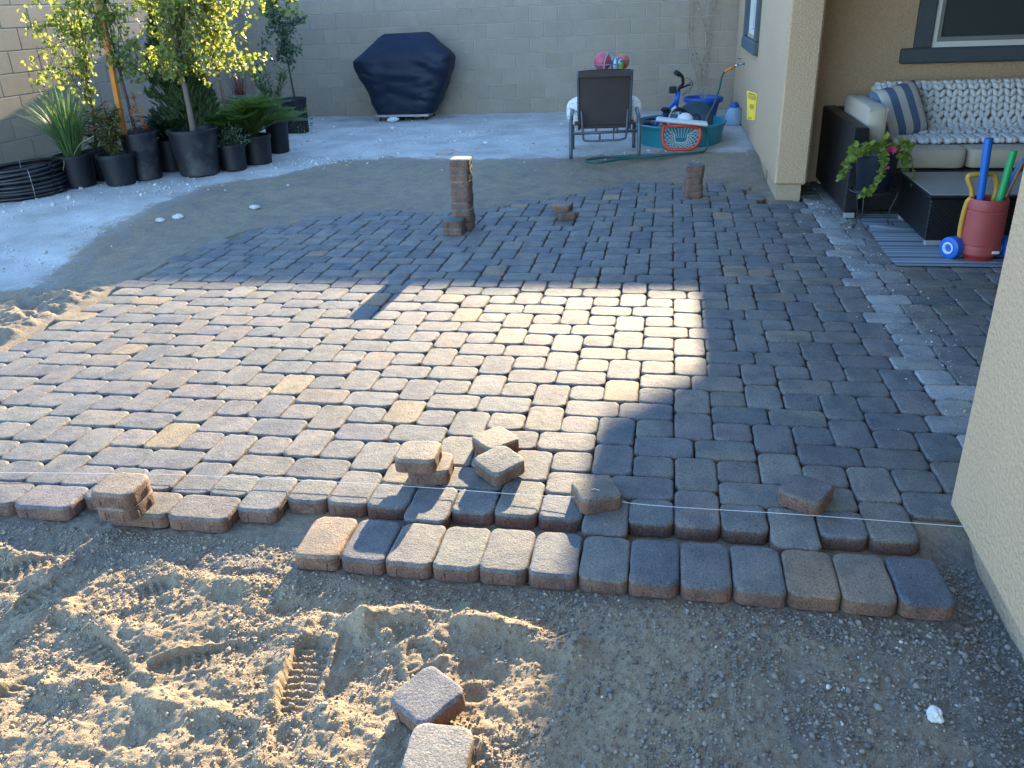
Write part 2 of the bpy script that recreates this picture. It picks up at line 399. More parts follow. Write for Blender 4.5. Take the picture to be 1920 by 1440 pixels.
def fg_relief(x, y):
    messy = sstep(-0.10, -0.55, x + 0.25 * vnoise(x * 3, y * 3, 3)) * sstep(-2.56, -2.70, y + 0.10 * vnoise(x * 4, y * 4, 5) - 0.08 * sstep(-1.1, -1.4, x))
    r = 0.010 * fbm(x * 1.7, y * 1.7, 21, 3) + 0.006 * fbm(x * 14, y * 14, 22, 3) + 0.006 * fbm(x * 60, y * 60, 23, 2)
    m = 0.030 * fbm(x * 3.1, y * 3.6, 31, 3) + 0.016 * (np.abs(fbm(x * 7.0, y * 7.0, 33, 3)) * 1.6 - 0.3) + 0.0075 * fbm(x * 26, y * 26, 35, 3) + 0.0055 * fbm(x * 75, y * 75, 37, 2)
    r = r + messy * m
    for pts, h, w in RIDGES:
        d = dist_poly(x, y, pts, False) + 0.018 * vnoise(x * 18, y * 18, 41)
        r = r + 1.0 * h * (0.55 + 0.9 * vnoise(x * 9, y * 9, 43) + 0.2) * np.exp(-(d / w) ** 2)
    for (cx, cy, a, s, dep) in PRINTS:
        a = math.radians(a); dx, dy = x - cx, y - cy
        u = (dx * math.cos(a) + dy * math.sin(a)) / (0.145 * s); v = (-dx * math.sin(a) + dy * math.cos(a)) / (0.052 * s * (1.0 + 0.12 * np.clip(u, -1, 1)))
        q = np.abs(u) ** 3 + np.abs(v) ** 2.6
        tread = 0.0045 * np.sign(np.sin(u * 0.145 * s * 2 * PI / 0.026 + 2.0 * np.abs(v))) * sstep(1.0, 0.7, q) * (np.abs(v) > 0.07)
        wear = sstep(-0.22, 0.12, fbm(x * 6 + cx * 9, y * 6, 49, 2) + 0.24)
        tread = tread * wear; ins = sstep(1.05, 0.75, q) * (0.35 + 0.65 * wear)
        rim = np.exp(-((q - 1.35) / 0.45) ** 2) * 0.011 * wear * (0.7 + 1.2 * vnoise(x * 22, y * 22, 47))
        r = r * (1 - 0.8 * ins) + ins * (-dep * .7) + tread + rim * .8
    return r
def ground_h(x, y):
    ins = inside(x, y, PB)
    dP = np.where(ins, 0, dist_poly(x, y, PB, True)); dC = dist_poly(x, y, CB, False); cal = ~inside(x, y, CBP)
    t = np.where(cal, 1.0, dP / (dP + dC + 1e-6))
    low = sstep(2.4, -0.3, y) * sstep(-3.0, -3.7, x); hic = 0.085 - 0.185 * low
    z = -0.016 + (hic + 0.016) * sstep(0.02, 0.95, t)
    z = z + np.where(cal, 0.012 * sstep(0, 0.8, dC), 0)
    rough = 0.012 * fbm(x * 2.3, y * 2.3, 51, 4) + 0.006 * fbm(x * 13, y * 13, 53, 3)
    pile = sstep(-3.50, -3.68, x) * sstep(-4.7, -4.2, x) * sstep(-1.5, -0.9, y) * sstep(0.35, -0.15, y)
    rough = rough + pile * (0.020 + 0.075 * fbm(x * 5, y * 5, 57, 3) + 0.03 * fbm(x * 19, y * 19, 58, 3) + 0.012 * fbm(x * 60, y * 60, 59, 2))
    z = z + rough * np.where(ins, 0, sstep(0.0, 0.12, dP))
    fgm = sstep(-2.12, -2.34, y) * (~cal)
    sm = sstep(0.0, 0.10, dP)
    zf = -0.058 + fg_relief(x, y) * np.where(ins, 0, 0.3 + 0.7 * sm)
    sol = (x > -1.26) & (x < 0.80) & (y > -2.60); wallside = -0.028 * sstep(0.74, 0.88, x)
    zf = np.where(sol, np.minimum(zf, -0.056), zf + wallside)
    hrow = (y > -2.46) & (x < -1.25)
    zf = np.where(hrow, np.minimum(zf, -0.056), zf)
    z = z * (1 - fgm) + zf * fgm
    z = np.where(ins & (y > -2.3), -0.057, z)
    return z
def axis(parts):
    out = []
    for a, b, s in parts: out.append(np.arange(a, b, s))
    out.append([parts[-1][1]]); return np.concatenate(out)
gx = axis([(-400, -60, 85), (-60, -8, 4), (-8, -6.4, .1), (-6.4, -4.4, .035), (-4.4, -3.4, .012), (-3.4, -2.72, .035), (-2.72, 0.98, .0066), (0.98, 4, .15), (4, 60, 4), (60, 400, 85)])
gy = axis([(-400, -60, 85), (-60, -6, 4), (-6, -3.6, .1), (-3.6, -2.28, .0066), (-2.28, -1.3, .036), (-1.3, .35, .014), (.35, 8.1, .036), (8.1, 60, 4), (60, 400, 85)])
X, Y = np.meshgrid(gx, gy); Z = ground_h(X, Y)
nx, ny = len(gx), len(gy)
I = np.arange(nx * ny).reshape(ny, nx)
F = np.stack([I[:-1, :-1], I[:-1, 1:], I[1:, 1:], I[1:, :-1]], -1).reshape(-1, 4)
calz = np.where(inside(X, Y, CBP), 0.5 - dist_poly(X, Y, CB, False) * 0.9, 0.5 + dist_poly(X, Y, CB, False) * 1.4)
calz = np.where((Y < -1.9) & (X > -4), 0, np.clip(calz, 0, 1))
pileq = sstep(-3.5, -3.7, X) * sstep(0.25, -0.05, Y) * sstep(-5.2, -4.4, X)
calz = calz * (1 - pileq)
grv = sstep(-0.55, 0.5, X + 0.3 * vnoise(X * 2.5, Y * 2.5, 71)) * sstep(-2.1, -2.4, Y) * 0.60 + 0.45 * sstep(.62, .85, X) * sstep(-1.9, -2.1, Y)
grv = np.maximum(grv, sstep(-2.2, -2.3, Y) * sstep(-2.75, -2.60, Y - 0.05 * vnoise(X * 5, Y * 5, 72)) * 0.55)
band = (~inside(X, Y, PB)) & inside(X, Y, CBP) & (Y > -1.9)
grv = np.where(band, 0.50, grv)
gcol = np.stack([calz, grv, np.zeros_like(X), np.ones_like(X)], -1).reshape(-1, 4)
go = obj('ground', fast_mesh('ground', np.stack([X, Y, Z], -1).reshape(-1, 3), F, GROUND, gcol, True))
tag(go, 'bare yard of tan bedding sand and pale caliche dust', None, None, 'structure')

def project_ok(x, y):
    q = (np.stack([x, y, np.full_like(x, -.05)], -1) - CAM) @ CR; f = LENS / 36 * 1024
    px, py = 512 + f * q[:, 0] / q[:, 1], 384 - f * q[:, 2] / q[:, 1]
    return (px > -60) & (px < 1084) & (py < 840) & (q[:, 1] > .2)
# loose stones lying in the sand and dust
def stone_mat():
    m, nt, b = newmat('stone'); at = nd(nt, 'ShaderNodeAttribute', attribute_name='Col')
    nt.links.new(at.outputs['Color'], b.inputs['Base Color']); b.inputs['Roughness'].default_value = 0.9; return m
STONE = stone_mat()
def icosa():
    t = (1 + 5 ** .5) / 2
    v = np.array([(-1, t, 0), (1, t, 0), (-1, -t, 0), (1, -t, 0), (0, -1, t), (0, 1, t), (0, -1, -t), (0, 1, -t), (t, 0, -1), (t, 0, 1), (-t, 0, -1), (-t, 0, 1)]) / 1.9
    f = np.array([(0, 11, 5), (0, 5, 1), (0, 1, 7), (0, 7, 10), (0, 10, 11), (1, 5, 9), (5, 11, 4), (11, 10, 2), (10, 7, 6), (7, 1, 8), (3, 9, 4), (3, 4, 2), (3, 2, 6), (3, 6, 8), (3, 8, 9), (4, 9, 5), (2, 4, 11), (6, 2, 10), (8, 6, 7), (9, 8, 1)])
    return v, f
IV, IF = icosa()
OV = np.array([(1, 0, 0), (-1, 0, 0), (0, 1, 0), (0, -1, 0), (0, 0, 1), (0, 0, -1)], float)
OF = np.array([(0, 2, 4), (2, 1, 4), (1, 3, 4), (3, 0, 4), (2, 0, 5), (1, 2, 5), (3, 1, 5), (0, 3, 5)])
def stone_set(BV, BF, x, y, r, cols, sink, zf=None):
    n = len(x); nv = len(BV); V = BV[None] * (1 + 0.75 * (rng.random((n, nv, 1)) - .5)); V = V * (0.7 + 0.6 * rng.random((n, 1, 3))) * np.array([1, 1, .75])
    a = rng.random(n) * 2 * PI; c, s = np.cos(a)[:, None], np.sin(a)[:, None]; b = rng.normal(0, .5, n); cb, sb = np.cos(b)[:, None], np.sin(b)[:, None]
    V = np.stack([V[..., 0], V[..., 1] * cb - V[..., 2] * sb, V[..., 1] * sb + V[..., 2] * cb], -1)
    V = np.stack([V[..., 0] * c - V[..., 1] * s, V[..., 0] * s + V[..., 1] * c, V[..., 2]], -1) * r[:, None, None]
    V = V + np.stack([x, y, (ground_h(x, y) if zf is None else np.full_like(x, zf)) + r * sink], -1)[:, None]
    Fq = (BF[None] + nv * np.arange(n)[:, None, None]).reshape(-1, 3)
    return V.reshape(-1, 3), Fq, np.repeat(np.concatenate([cols, np.ones((n, 1))], 1), nv, 0)
def scatter(name, x, y, r, cols, sink=0.35):
    k = r < .0034
    V1, F1, C1 = stone_set(OV, OF, x[k], y[k], r[k] * 1.15, cols[k], sink); V2, F2, C2 = stone_set(IV, IF, x[~k], y[~k], r[~k], cols[~k], sink)
    return obj(name, fast_mesh(name, np.concatenate([V1, V2]), np.concatenate([F1, F2 + len(V1)]), STONE, np.concatenate([C1, C2])))
def stone_cols(n, a, b, white=0.03):
    t = rng.random((n, 1)); c = np.array(a) * (1 - t) + np.array(b) * t
    w = rng.random(n) < white; c[w] = np.array([.6, .57, .53]); return c
N = 150000
x = rng.uniform(-2.7, 0.92, N); y = rng.uniform(-3.55, -2.30, N)
inv = (project_ok(x, y))
clump = 0.25 + 0.75 * sstep(-0.12, 0.22, fbm(x * 5, y * 5, 83, 3))
left = sstep(-0.2, -0.6, x)
dens = (0.75 * (1 - left) + 0.62 * left) * clump + 0.25 * sstep(-2.78, -2.66, y) + 0.4 * sstep(.6, .85, x)
dens = dens * np.where((x > -1.24) & (x < .8) & (y > -2.6), 0.0, 1.0) * np.where((x < -1.2) & (y > -2.46), 0.0, 1.0)
k = (rng.random(N) < dens) & inv; x, y, left = x[k], y[k], left[k]
r = 0.0012 + 0.0014 * rng.exponential(1.0, len(x)) * (1.0 - 0.25 * left); r = np.minimum(r, 0.010)
scol = stone_cols(len(x), (.13, .112, .095), (.30, .262, .215), 0.006); sandc = np.array([.36, .29, .205]) * (0.75 + .5 * rng.random((len(x), 1)))
lk = (rng.random(len(x)) < left * .85)[:, None]; scol = np.where(lk, sandc, scol)
tag(scatter('gravel', x, y, r, scol), 'small loose gravel and sand crumbs before the pavers', None, None, 'stuff')
N = 15000
x = rng.uniform(-6.3, 0.75, N); y = rng.uniform(-0.6, 7.9, N)
cal_ = ~inside(x, y, CBP); dc = dist_poly(x, y, CB, False)
pr = np.where(cal_, 0.30 + 0.7 * np.exp(-dc / 0.25), 0.25 * np.exp(-dc / 0.15)) * (0.3 + 1.4 * sstep(-0.05, 0.3, fbm(x * 1.5, y * 1.5, 91, 3)))
pr = np.maximum(pr, 0.9 * np.exp(-(((x + 3.75) / .28) ** 2 + ((y - 4.05) / .3) ** 2)))
k = (rng.random(N) < pr) & ~inside(x, y, PB) & (x > -6.25); x, y = x[k], y[k]
xb, yb = rng.normal(-3.78, .16, 260), rng.normal(4.05, .2, 260); x = np.concatenate([x, xb]); y = np.concatenate([y, yb])
r = np.minimum(0.0025 + 0.0042 * rng.exponential(1.0, len(x)), 0.030)
tag(scatter('caliche_rubble', x, y, r, stone_cols(len(x), (.36, .345, .32), (.64, .62, .58), 0.06)), 'pale rubble strewn over the caliche dust', None, None, 'stuff')

# ------------------------------------------------------------------ pavers
def paver_outline(w, l, seed, nc, ns, inset, rad, wob):
    """rounded rectangle, corners at nc points, ns extra points along each side"""
    pr = random.Random(seed); pts = []; hw, hl = w / 2 - inset, l / 2 - inset; rad = max(rad - inset * 0.35, 0.006)
    for q, (sx, sy) in enumerate(((1, 1), (-1, 1), (-1, -1), (1, -1))):
        rr = rad * pr.uniform(0.75, 1.3)
        cx, cy = sx * (hw - rr), sy * (hl - rr); a0 = q * PI / 2
        for k in range(nc):
            a = a0 + PI / 2 * k / (nc - 1); pts.append((cx + rr * math.cos(a), cy + rr * math.sin(a)))
        for k in range(ns):
            nsx, nsy = ((-1, 1), (-1, -1), (1, -1), (1, 1))[q]
            t = (k + 1) / (ns + 1)
            e0 = pts[-1 - k]; rn = rad
            e1 = (nsx * (hw - rn), sy * hl) if q % 2 == 0 else (sx * hw, nsy * (hl - rn))
            x_, y_ = e0[0] * (1 - t) + e1[0] * t, e0[1] * (1 - t) + e1[1] * t
            d = pr.uniform(-wob, wob) - wob * .4
            if q % 2 == 0: y_ += d * sy
            else: x_ += d * sx
            pts.append((x_, y_))
    return pts
def paver_geo(w, l, seed, hi=True, th=T):
    g = 0.0009
    nc, ns = (5, 3) if hi else (4, 0)
    R = []
    spec = [(0.0125, 0.0), (0.0080, -0.0003), (0.0038, -0.0019), (0.0011, -0.0052), (0.0, -0.0105), (0.0, -th)] if hi else [(0.011, 0.0), (0.0075, -0.0004), (0.001, -0.0085), (0.0, -th)]
    pr = random.Random(seed * 3 + 1)
    for ins, z in spec:
        o = paver_outline(w - 2 * g, l - 2 * g, seed, nc, ns, ins, 0.030, 0.0018 if hi else 0)
        R.append([(x, y, z + (pr.uniform(-.0014, .0014) if (hi and -0.011 < z < -.001) else 0)) for x, y in o])
    n = len(R[0])
    V = [p for r in R for p in r]; Fs = []; mi = []
    for i in range(len(R) - 1):
        for k in range(n):
            Fs.append((i * n + k, (i + 1) * n + k, (i + 1) * n + (k + 1) % n, i * n + (k + 1) % n)); mi.append(1 if i >= len(R) - 2 else 0)
    Fs.append(tuple(range(n))); mi.append(0)
    Fs.append(tuple(range((len(R) - 1) * n, len(R) * n))); mi.append(1)
    if hi:                              # spacer ribs cast on the sides
        for ax_, sg in ((0, 1), (0, -1), (1, 1), (1, -1)):
            L_ = (l if ax_ == 0 else w) / 2; e = (w if ax_ == 0 else l) / 2 - g
            for q in (-.45, .5):
                c0 = q * L_ + pr.uniform(-.004, .004); b = len(V)
                for (a_, o_, z_) in ((-.004, -.002, -.022), (.004, -.002, -.022), (.004, -.002, -th + .002), (-.004, -.002, -th + .002), (-.003, .0022, -.026), (.003, .0022, -.026), (.003, .0022, -th + .004), (-.003, .0022, -th + .004)):
                    V.append((sg * (e + o_), c0 + a_, z_) if ax_ == 0 else (c0 + a_, sg * (e + o_), z_))
                for f_ in ((4, 5, 6, 7), (0, 1, 5, 4), (1, 2, 6, 5), (2, 3, 7, 6), (3, 0, 4, 7)):
                    Fs.append(tuple(b + i for i in f_)); mi.append(1)
    return np.array(V), Fs, mi
def paver_mesh(w, l, seed):
    V, Fs, mi = paver_geo(w, l, seed, True)
    me = bpy.data.meshes.new('paver'); me.from_pydata(V.tolist(), [], Fs)
    for q in PAV: me.materials.append(q)
    me.polygons.foreach_set('material_index', mi); me.polygons.foreach_set('use_smooth', [True] * len(Fs)); me.set_sharp_from_angle(angle=math.radians(50))
    me.update(); return me
RECT = [paver_mesh(3 * U, 2 * U, 100 + i) for i in range(8)]
SQR = [paver_mesh(2 * U, 2 * U, 200 + i) for i in range(8)]
TONES = [((.175, .170, .162), 5), ((.195, .184, .168), 7), ((.218, .202, .174), 5), ((.208, .182, .160), 2.2), ((.192, .174, .158), 2.2), ((.31, .235, .148), .8), ((.155, .155, .156), 3), ((.230, .200, .160), 2)]
def tone(pr):
    t = pr.uniform(0, sum(w for _, w in TONES))
    for c, w in TONES:
        t -= w
        if t <= 0: break
    k = pr.uniform(.90, 1.10); return tuple(min(1, q * k * pr.uniform(.97, 1.03)) for q in c)

pieces = []   # kind, lattice centre X, Y
for j in range(-13, 9):
    for i in range(-8, 8):
        ox = 8 * i + 4 * (j % 2); oy = 4 * j
        pieces += [('V', ox + 1, oy + 1.5), ('V', ox + 1, oy + 4.5), ('H', ox + 3.5, oy + 3), ('H', ox + 6.5, oy + 3), ('S', ox + 3, oy + 1), ('S', ox + 7, oy + 1)]
keep = []
for kd, cx, cy in pieces:
    x_, y_ = cx * U, -cy * U
    if cy > 28.2:
        ok = {'V': cy < 30 and cx < 10.5, 'S': cy < 30 and cx < 10.5, 'H': cx < -20}[kd] and cy < 32 and cx > -46.2
        if kd == 'V' and 27 < cx < 29: ok = False
    else:
        ok = bool(inside(np.array([x_]), np.array([y_]), PB)[0])
        if cx < -46.2: ok = False
        if 0.79 < x_ < 1.09 and y_ > 2.50: ok = False
    if kd == 'V' and abs(cx + 27) < .1 and 29 < cy < 30: ok = True
    if ok: keep.append((kd, x_, y_, 0))
for k in range(13): keep.append(('V', (-14.85 + 2.008 * k) * U, -32.55 * U, k + 1))
def project(P):
    q = (P - CAM) @ CR; f = LENS / 36 * 1024
    return np.stack([512 + f * q[:, 0] / q[:, 1], 384 - f * q[:, 2] / q[:, 1]], 1), q[:, 1]
def vis_area(kd, x_, y_):
    a, b = {'V': (U, 1.5 * U), 'H': (1.5 * U, U), 'S': (U, U)}[kd]
    P = np.array([(x_ - a, y_ - b, 0), (x_ + a, y_ - b, 0), (x_ + a, y_ + b, 0), (x_ - a, y_ + b, 0)])
    q, d = project(P)
    c = q.mean(0)
    if d.min() < .2 or not (-15 < c[0] < 1039 and -5 < c[1] < 773): return 0
    if x_ > 0.93 and c[0] > 958 + (c[1] - 320) * -0.115 + 60: return 0
    return 0.5 * abs(sum(q[i, 0] * q[(i + 1) % 4, 1] - q[(i + 1) % 4, 0] * q[i, 1] for i in range(4)))
areas = [vis_area(*t[:3]) for t in keep]
order = np.argsort(areas)[::-1]; near = set(order[:300].tolist())
pave = bpy.data.objects.new('pavement', None); COL.objects.link(pave); pave['kind'] = 'structure'; pave['label'] = 'half laid patio of tumbled grey and tan concrete pavers'
fieldm = MB(); pr = random.Random(3)
LOW = {k: [paver_geo(*({'H': (3 * U, 2 * U), 'S': (2 * U, 2 * U), 'V': (2 * U, 3 * U)}[k]), 300 + q, False) for q in range(5)] for k in 'HSV'}
for n, (kd, x_, y_, sol) in enumerate(keep):
    c = tone(pr)
    if sol: c = {1: (.31, .225, .150), 2: (.165, .155, .150), 3: (.23, .20, .172), 8: (.135, .137, .145), 9: (.165, .150, .145), 11: (.285, .205, .140), 12: (.245, .195, .152), 13: (.118, .122, .138)}.get(sol, c)
    dust = math.exp(-((x_ - 1.17 - 0.02 * math.sin(y_ * 3)) / .115) ** 2) * (0.50 + 0.50 * pr.random()) * (1 if y_ < 2.6 else .5)
    if x_ > 1.3: dust = max(dust, 0.12 * pr.random())
    c = tuple(q * (1 - dust * .8) + d * dust * .8 for q, d in zip(c, (.56, .55, .53)))
    dz = pr.uniform(-.002, .002); tx, ty, rz = pr.gauss(0, .006), pr.gauss(0, .006), pr.gauss(0, .008)
    x_ += pr.gauss(0, .0012); y_ += pr.gauss(0, .0012)
    if n in near:
        o = obj('paver', pr.choice(SQR if kd == 'S' else RECT), pave, (x_, y_, dz), (tx, ty, rz + (PI / 2 if kd == 'V' else 0) + PI * pr.randint(0, 1)))
        o.color = c4(c)
    else:
        V, Fs, mi = pr.choice(LOW[kd]); R_ = rotz(rz) @ rotx(tx) @ roty(ty)
        b0 = fieldm.n; fieldm.v.append(V @ R_.T + np.array([x_, y_, dz])); fieldm.n += len(V)
        fieldm.f += [tuple(i + b0 for i in f) for f in Fs]; fieldm.mi += mi
        fieldm.col.append(np.tile(np.array(c4(c)), (len(V), 1)))
fo = fieldm.build('paver_field', PAVF, pave, True, 40, True); fo['kind'] = 'stuff'

def loose(kind, loc, rz, label, group=None, tilt=(0, 0), col=None):
    """loc: centre of the underside"""
    me = prnd.choice(SQR if kind == 'S' else RECT)
    R_ = Matrix.Rotation(rz, 3, 'Z') @ Matrix.Rotation(tilt[0], 3, 'X') @ Matrix.Rotation(tilt[1], 3, 'Y')
    o = obj('loose_paver', me, None, Vector(loc) + R_ @ Vector((0, 0, T))); o.rotation_euler = R_.to_euler()
    o.color = c4(col or tone(prnd)); return tag(o, label, 'paver', group)

nc_ = 420
xd = rng.normal(1.20, .13, nc_); yd = rng.uniform(-1.6, 2.5, nc_); rd = .0016 + .0022 * rng.exponential(1., nc_)
Vd, Fd, Cd = stone_set(OV, OF, xd, yd, np.minimum(rd, .008), stone_cols(nc_, (.38, .37, .36), (.62, .6, .58), .2), .4, .001)
tag(obj('mortar_crumbs', fast_mesh('mortar_crumbs', Vd, Fd, STONE, Cd)), 'pale crumbs of cut paver dust along the patio joint', None, None, 'stuff')

# ------------------------------------------------------------------ block walls
BW, BH = 0.4064, 0.2032
def half_block(w, name='block'):
    m = MB(); h = BH - 0.009; w = w - 0.009; d = 0.012; c = 0.003
    o = [(0, 0), (w, 0), (w, h), (0, h)]; i_ = [(c, c), (w - c, c), (w - c, h - c), (c, h - c)]
    v = [(x, -d + c, z) for x, z in o] + [(x, -d, z) for x, z in i_] + [(x, 0.02, z) for x, z in o]
    f = [(4, 5, 6, 7)] + [(k, (k + 1) % 4, 4 + (k + 1) % 4, 4 + k) for k in range(4)] + [(8 + k, 8 + (k + 1) % 4, (k + 1) % 4, k) for k in range(4)]
    m.add(v, f); return m
FULL = half_block(BW).mesh('block', BLOCK); HALF = half_block(BW / 2).mesh('block', BLOCK)
def block_wall(name, label, org, ang, s0, s1, ctrl, phase, courses, vis):
    """org: point of joint s=0 at the base; ang: direction of the courses in plan; front face looks to the right of it (towards -normal)"""
    t = thing(name, label, 'wall', (org[0], org[1], 0), ang)
    core = MB(); core.box((s0 * BW, -0.004, -0.4), (s1 * BW, 0.19, org[2] + courses * BH + 0.001)); core.build('mortar_core', MORTAR, t)
    rest = MB()
    for c in range(courses):
        edges = [s0]
        s = math.floor(s0) - 1.0 + (0.5 if (c + phase) % 2 else 0.0)
        while s < s1:
            if s > s0 + .12: edges.append(s)
            s += 1
        if ctrl is not None and all(abs(e - ctrl) > .01 for e in edges): edges.append(ctrl)
        edges.append(s1); edges.sort()
        for a, b in zip(edges[:-1], edges[1:]):
            if b - a < .06: continue
            z = org[2] + c * BH + 0.0045; x0 = a * BW + .0045
            if c < vis and (abs(b - a - 1) < .01 or abs(b - a - .5) < .01):
                o = obj('block', FULL if b - a > .7 else HALF, t, (x0, rnd.gauss(0, .0008), z))
            elif c < vis:
                hb = half_block((b - a) * BW); o = hb.build('block', BLOCK, t); o.location = (x0, 0, z)
            else:
                hb = half_block((b - a) * BW); v = hb.v[0] + np.array([x0, 0, z]); rest.add(v, hb.f)
    r = rest.build('upper_courses', BLOCK, t); r['kind'] = 'stuff'
    return t
bwall = block_wall('block_wall', 'long grey concrete block wall behind the covered grill and patio chair', (-2.4508, 7.9833, 0.095 - BH), math.radians(0.6), -9.56, 8.20, 5.5, 1, 11, 9)
lwall = block_wall('block_wall', 'concrete block wall behind the potted trees, its upper courses in sun', (-6.446, 3.1016, 0.110 - BH), math.radians(88.64), -4.0, 12.3, None, 0, 11, 9)

# ------------------------------------------------------------------ house
WHITE = simple('white_vinyl', (0.72, 0.72, 0.70), 0.45, 0.05)
def glass_mat():
    m, nt, b = newmat('window_glass'); b.inputs['Base Color'].default_value = (0.02, 0.03, 0.035, 1); b.inputs['Roughness'].default_value = 0.08; b.inputs['Specular IOR Level'].default_value = 0.6; return m
GLASS = glass_mat()
SCREEN = simple('insect_screen', (0.035, 0.05, 0.048), 0.75, 0.2, 300)
CEIL = simple('soffit', (0.50, 0.44, 0.35), 0.9)
ROOF = simple('roof_tile', (0.22, 0.15, 0.11), 0.9, 0.3, 4)
house = thing('house', 'tan stucco house with a recessed covered patio', 'house')
WX, NX, NY = 0.82, 0.90, -2.06       # wing face, near wall face, near wall corner
PY = 3.36                             # rear wall of the covered patio
HZ = 2.62
w = MB()
w.box((WX, 2.60, 0.12), (1.075, PY + .2, HZ), ch=0.016)                  # pier at the end of the wing
oy0, oy1, oz0, oz1 = 5.03, 6.35, 1.15, 2.15
w.box((WX + .001, PY + .19, 0.12), (1.3, oy0, HZ)); w.box((WX + .001, oy1, 0.12), (1.3, 7.97, HZ))
w.box((WX + .001, oy0, 0.12), (1.3, oy1, oz0)); w.box((WX + .001, oy0, oz1), (1.3, oy1, HZ))
w.build('wall', STUCCO, house)
w = MB()
px0, px1, pz0, pz1 = 2.06, 3.5, 1.125, 2.2
w.box((1.0, PY, -.02), (px0, PY + .18, HZ)); w.box((px0, PY, -.02), (px1, PY + .18, pz0)); w.box((px0, PY, pz1), (px1, PY + .18, HZ)); w.box((px1, PY, -.02), (4.2, PY + .18, HZ))
w.box((4.02, NY + .2, -.02), (4.2, PY, HZ)); w.build('wall', STUCCO, house)
w = MB(); w.box((NX, -9.0, 0.0), (4.25, NY, HZ), ch=0.016); w.build('wall', STUCCO, house)
w = MB(); w.box((0.96, 8.25, -.1), (9, 12.4, HZ)); w.build('wall', STUCCO, house)
w = MB()
w.box((WX + .028, 2.635, -.3), (1.04, PY + .1, .121)); w.box((WX + .028, PY + .05, -.3), (1.25, 7.96, .121)); w.build('stem_wall', STEM, house)
w = MB(); w.box((NX + .03, -8.9, -.3), (4.2, NY - .03, .001)); w.build('stem_wall', STEM, house)
r = MB(); r.prism([(.38, -9.4), (9.3, -9.4), (9.3, 12.8), (.84, 12.8), (.84, 8.75), (.60, 8.42), (.38, 8.15)], HZ - .002, HZ + .13)
r.build('roof', [CEIL], house)
rr = MB(); rr.rings([[(.42, -9.3, HZ + .14), (9.2, -9.3, HZ + .14), (9.2, 8.1, HZ + .14), (.42, 8.1, HZ + .14)], [(4.8, -6, 3.9), (4.9, -6, 3.9), (4.9, 4, 3.9), (4.8, 4, 3.9)]]); rr.build('roof', ROOF, house)
# window in the wing wall
wi = thing('window', None, None); del_ = wi; wi.parent = house
a = MB(); a.box((WX - .055, 4.88, 0.985), (WX + .02, 6.5, 1.115), ch=.012); a.build('sill', TRIM, wi)
a = MB(); a.box((WX - .045, 4.90, 1.116), (WX + .02, oy0 + .003, 2.2), ch=.008); a.box((WX - .045, oy1 - .003, 1.116), (WX + .02, 6.48, 2.2), ch=.008); a.box((WX - .045, oy0, 2.13), (WX + .02, oy1, 2.25), ch=.008); a.build('trim', TRIM, wi)
a = MB()
for y0, y1 in ((oy0 + .003, oy0 + .07), (oy1 - .07, oy1 - .003), (5.66, 5.72)): a.box((WX + .01, y0, oz0 - .03), (WX + .07, y1, oz1))
a.box((WX + .012, oy0 + .003, oz0 - .034), (WX + .068, oy1 - .003, oz0 + .05)); a.build('frame', WHITE, wi)
a = MB(); a.box((WX + .05, oy0, oz0), (WX + .06, oy1, oz1)); a.build('pane', GLASS, wi)
# window in the patio wall
wi = thing('window', None, None); wi.parent = house
a = MB(); a.box((1.835, PY - .065, 0.985), (3.7, PY + .02, 1.105), ch=.012); a.build('sill', TRIM, wi)
a = MB(); a.box((1.93, PY - .05, 1.106), (px0 + .003, PY + .02, 2.3), ch=.008); a.box((px1 - .003, PY - .05, 1.106), (3.65, PY + .02, 2.3), ch=.008); a.box((px0, PY - .05, 2.18), (px1, PY + .02, 2.3), ch=.008); a.build('trim', TRIM, wi)
a = MB(); a.box((px0 + .004, PY - .02, pz0 - .018), (px0 + .045, PY + .06, pz1)); a.box((px0 + .045, PY - .022, pz0 - .018), (px1, PY + .06, pz0 + .025)); a.build('frame', WHITE, wi)
a = MB(); a.box((px0 + .045, PY - .008, pz0 + .025), (px0 + .075, PY + .04, pz1)); a.box((px0 + .075, PY - .008, pz0 + .025), (px1, PY + .04, pz0 + .06)); a.build('screen_frame', simple('grey_frame', (.22, .22, .21), .5), wi)
a = MB(); a.box((px0 + .06, PY + .012, pz0 + .04), (px1, PY + .03, pz1)); a.build('pane', SCREEN, wi)

# yellow notice taped to the wing wall, with its lines of print
YEL = simple('yellow_paper', (0.80, 0.58, 0.06), 0.8, 0.08)
INK = simple('ink', (0.10, 0.08, 0.03), 0.8)
n = thing('notice', 'yellow paper notice hanging off the stucco wing wall', 'notice', (WX, 4.58, .37), 0)
a = MB(); v = []; NI, NK = 10, 6
def sheet(u, w_):                       # u along the width from the wall, w_ down from the top
    cu = .012 * math.sin(w_ * 5 + u * 2); return (-.004 - .098 * u * (1 - .22 * w_), .004 + .075 * u * u + cu * u, .275 - .262 * w_ + .022 * u * (1 - w_))
for i in range(NI + 1):
    for k in range(NK + 1): v.append(sheet(k / NK, i / NI))
a.add(v, [(i * (NK + 1) + k, (i + 1) * (NK + 1) + k, (i + 1) * (NK + 1) + k + 1, i * (NK + 1) + k + 1) for i in range(NI) for k in range(NK)]); a.build('sheet', YEL, n, True)
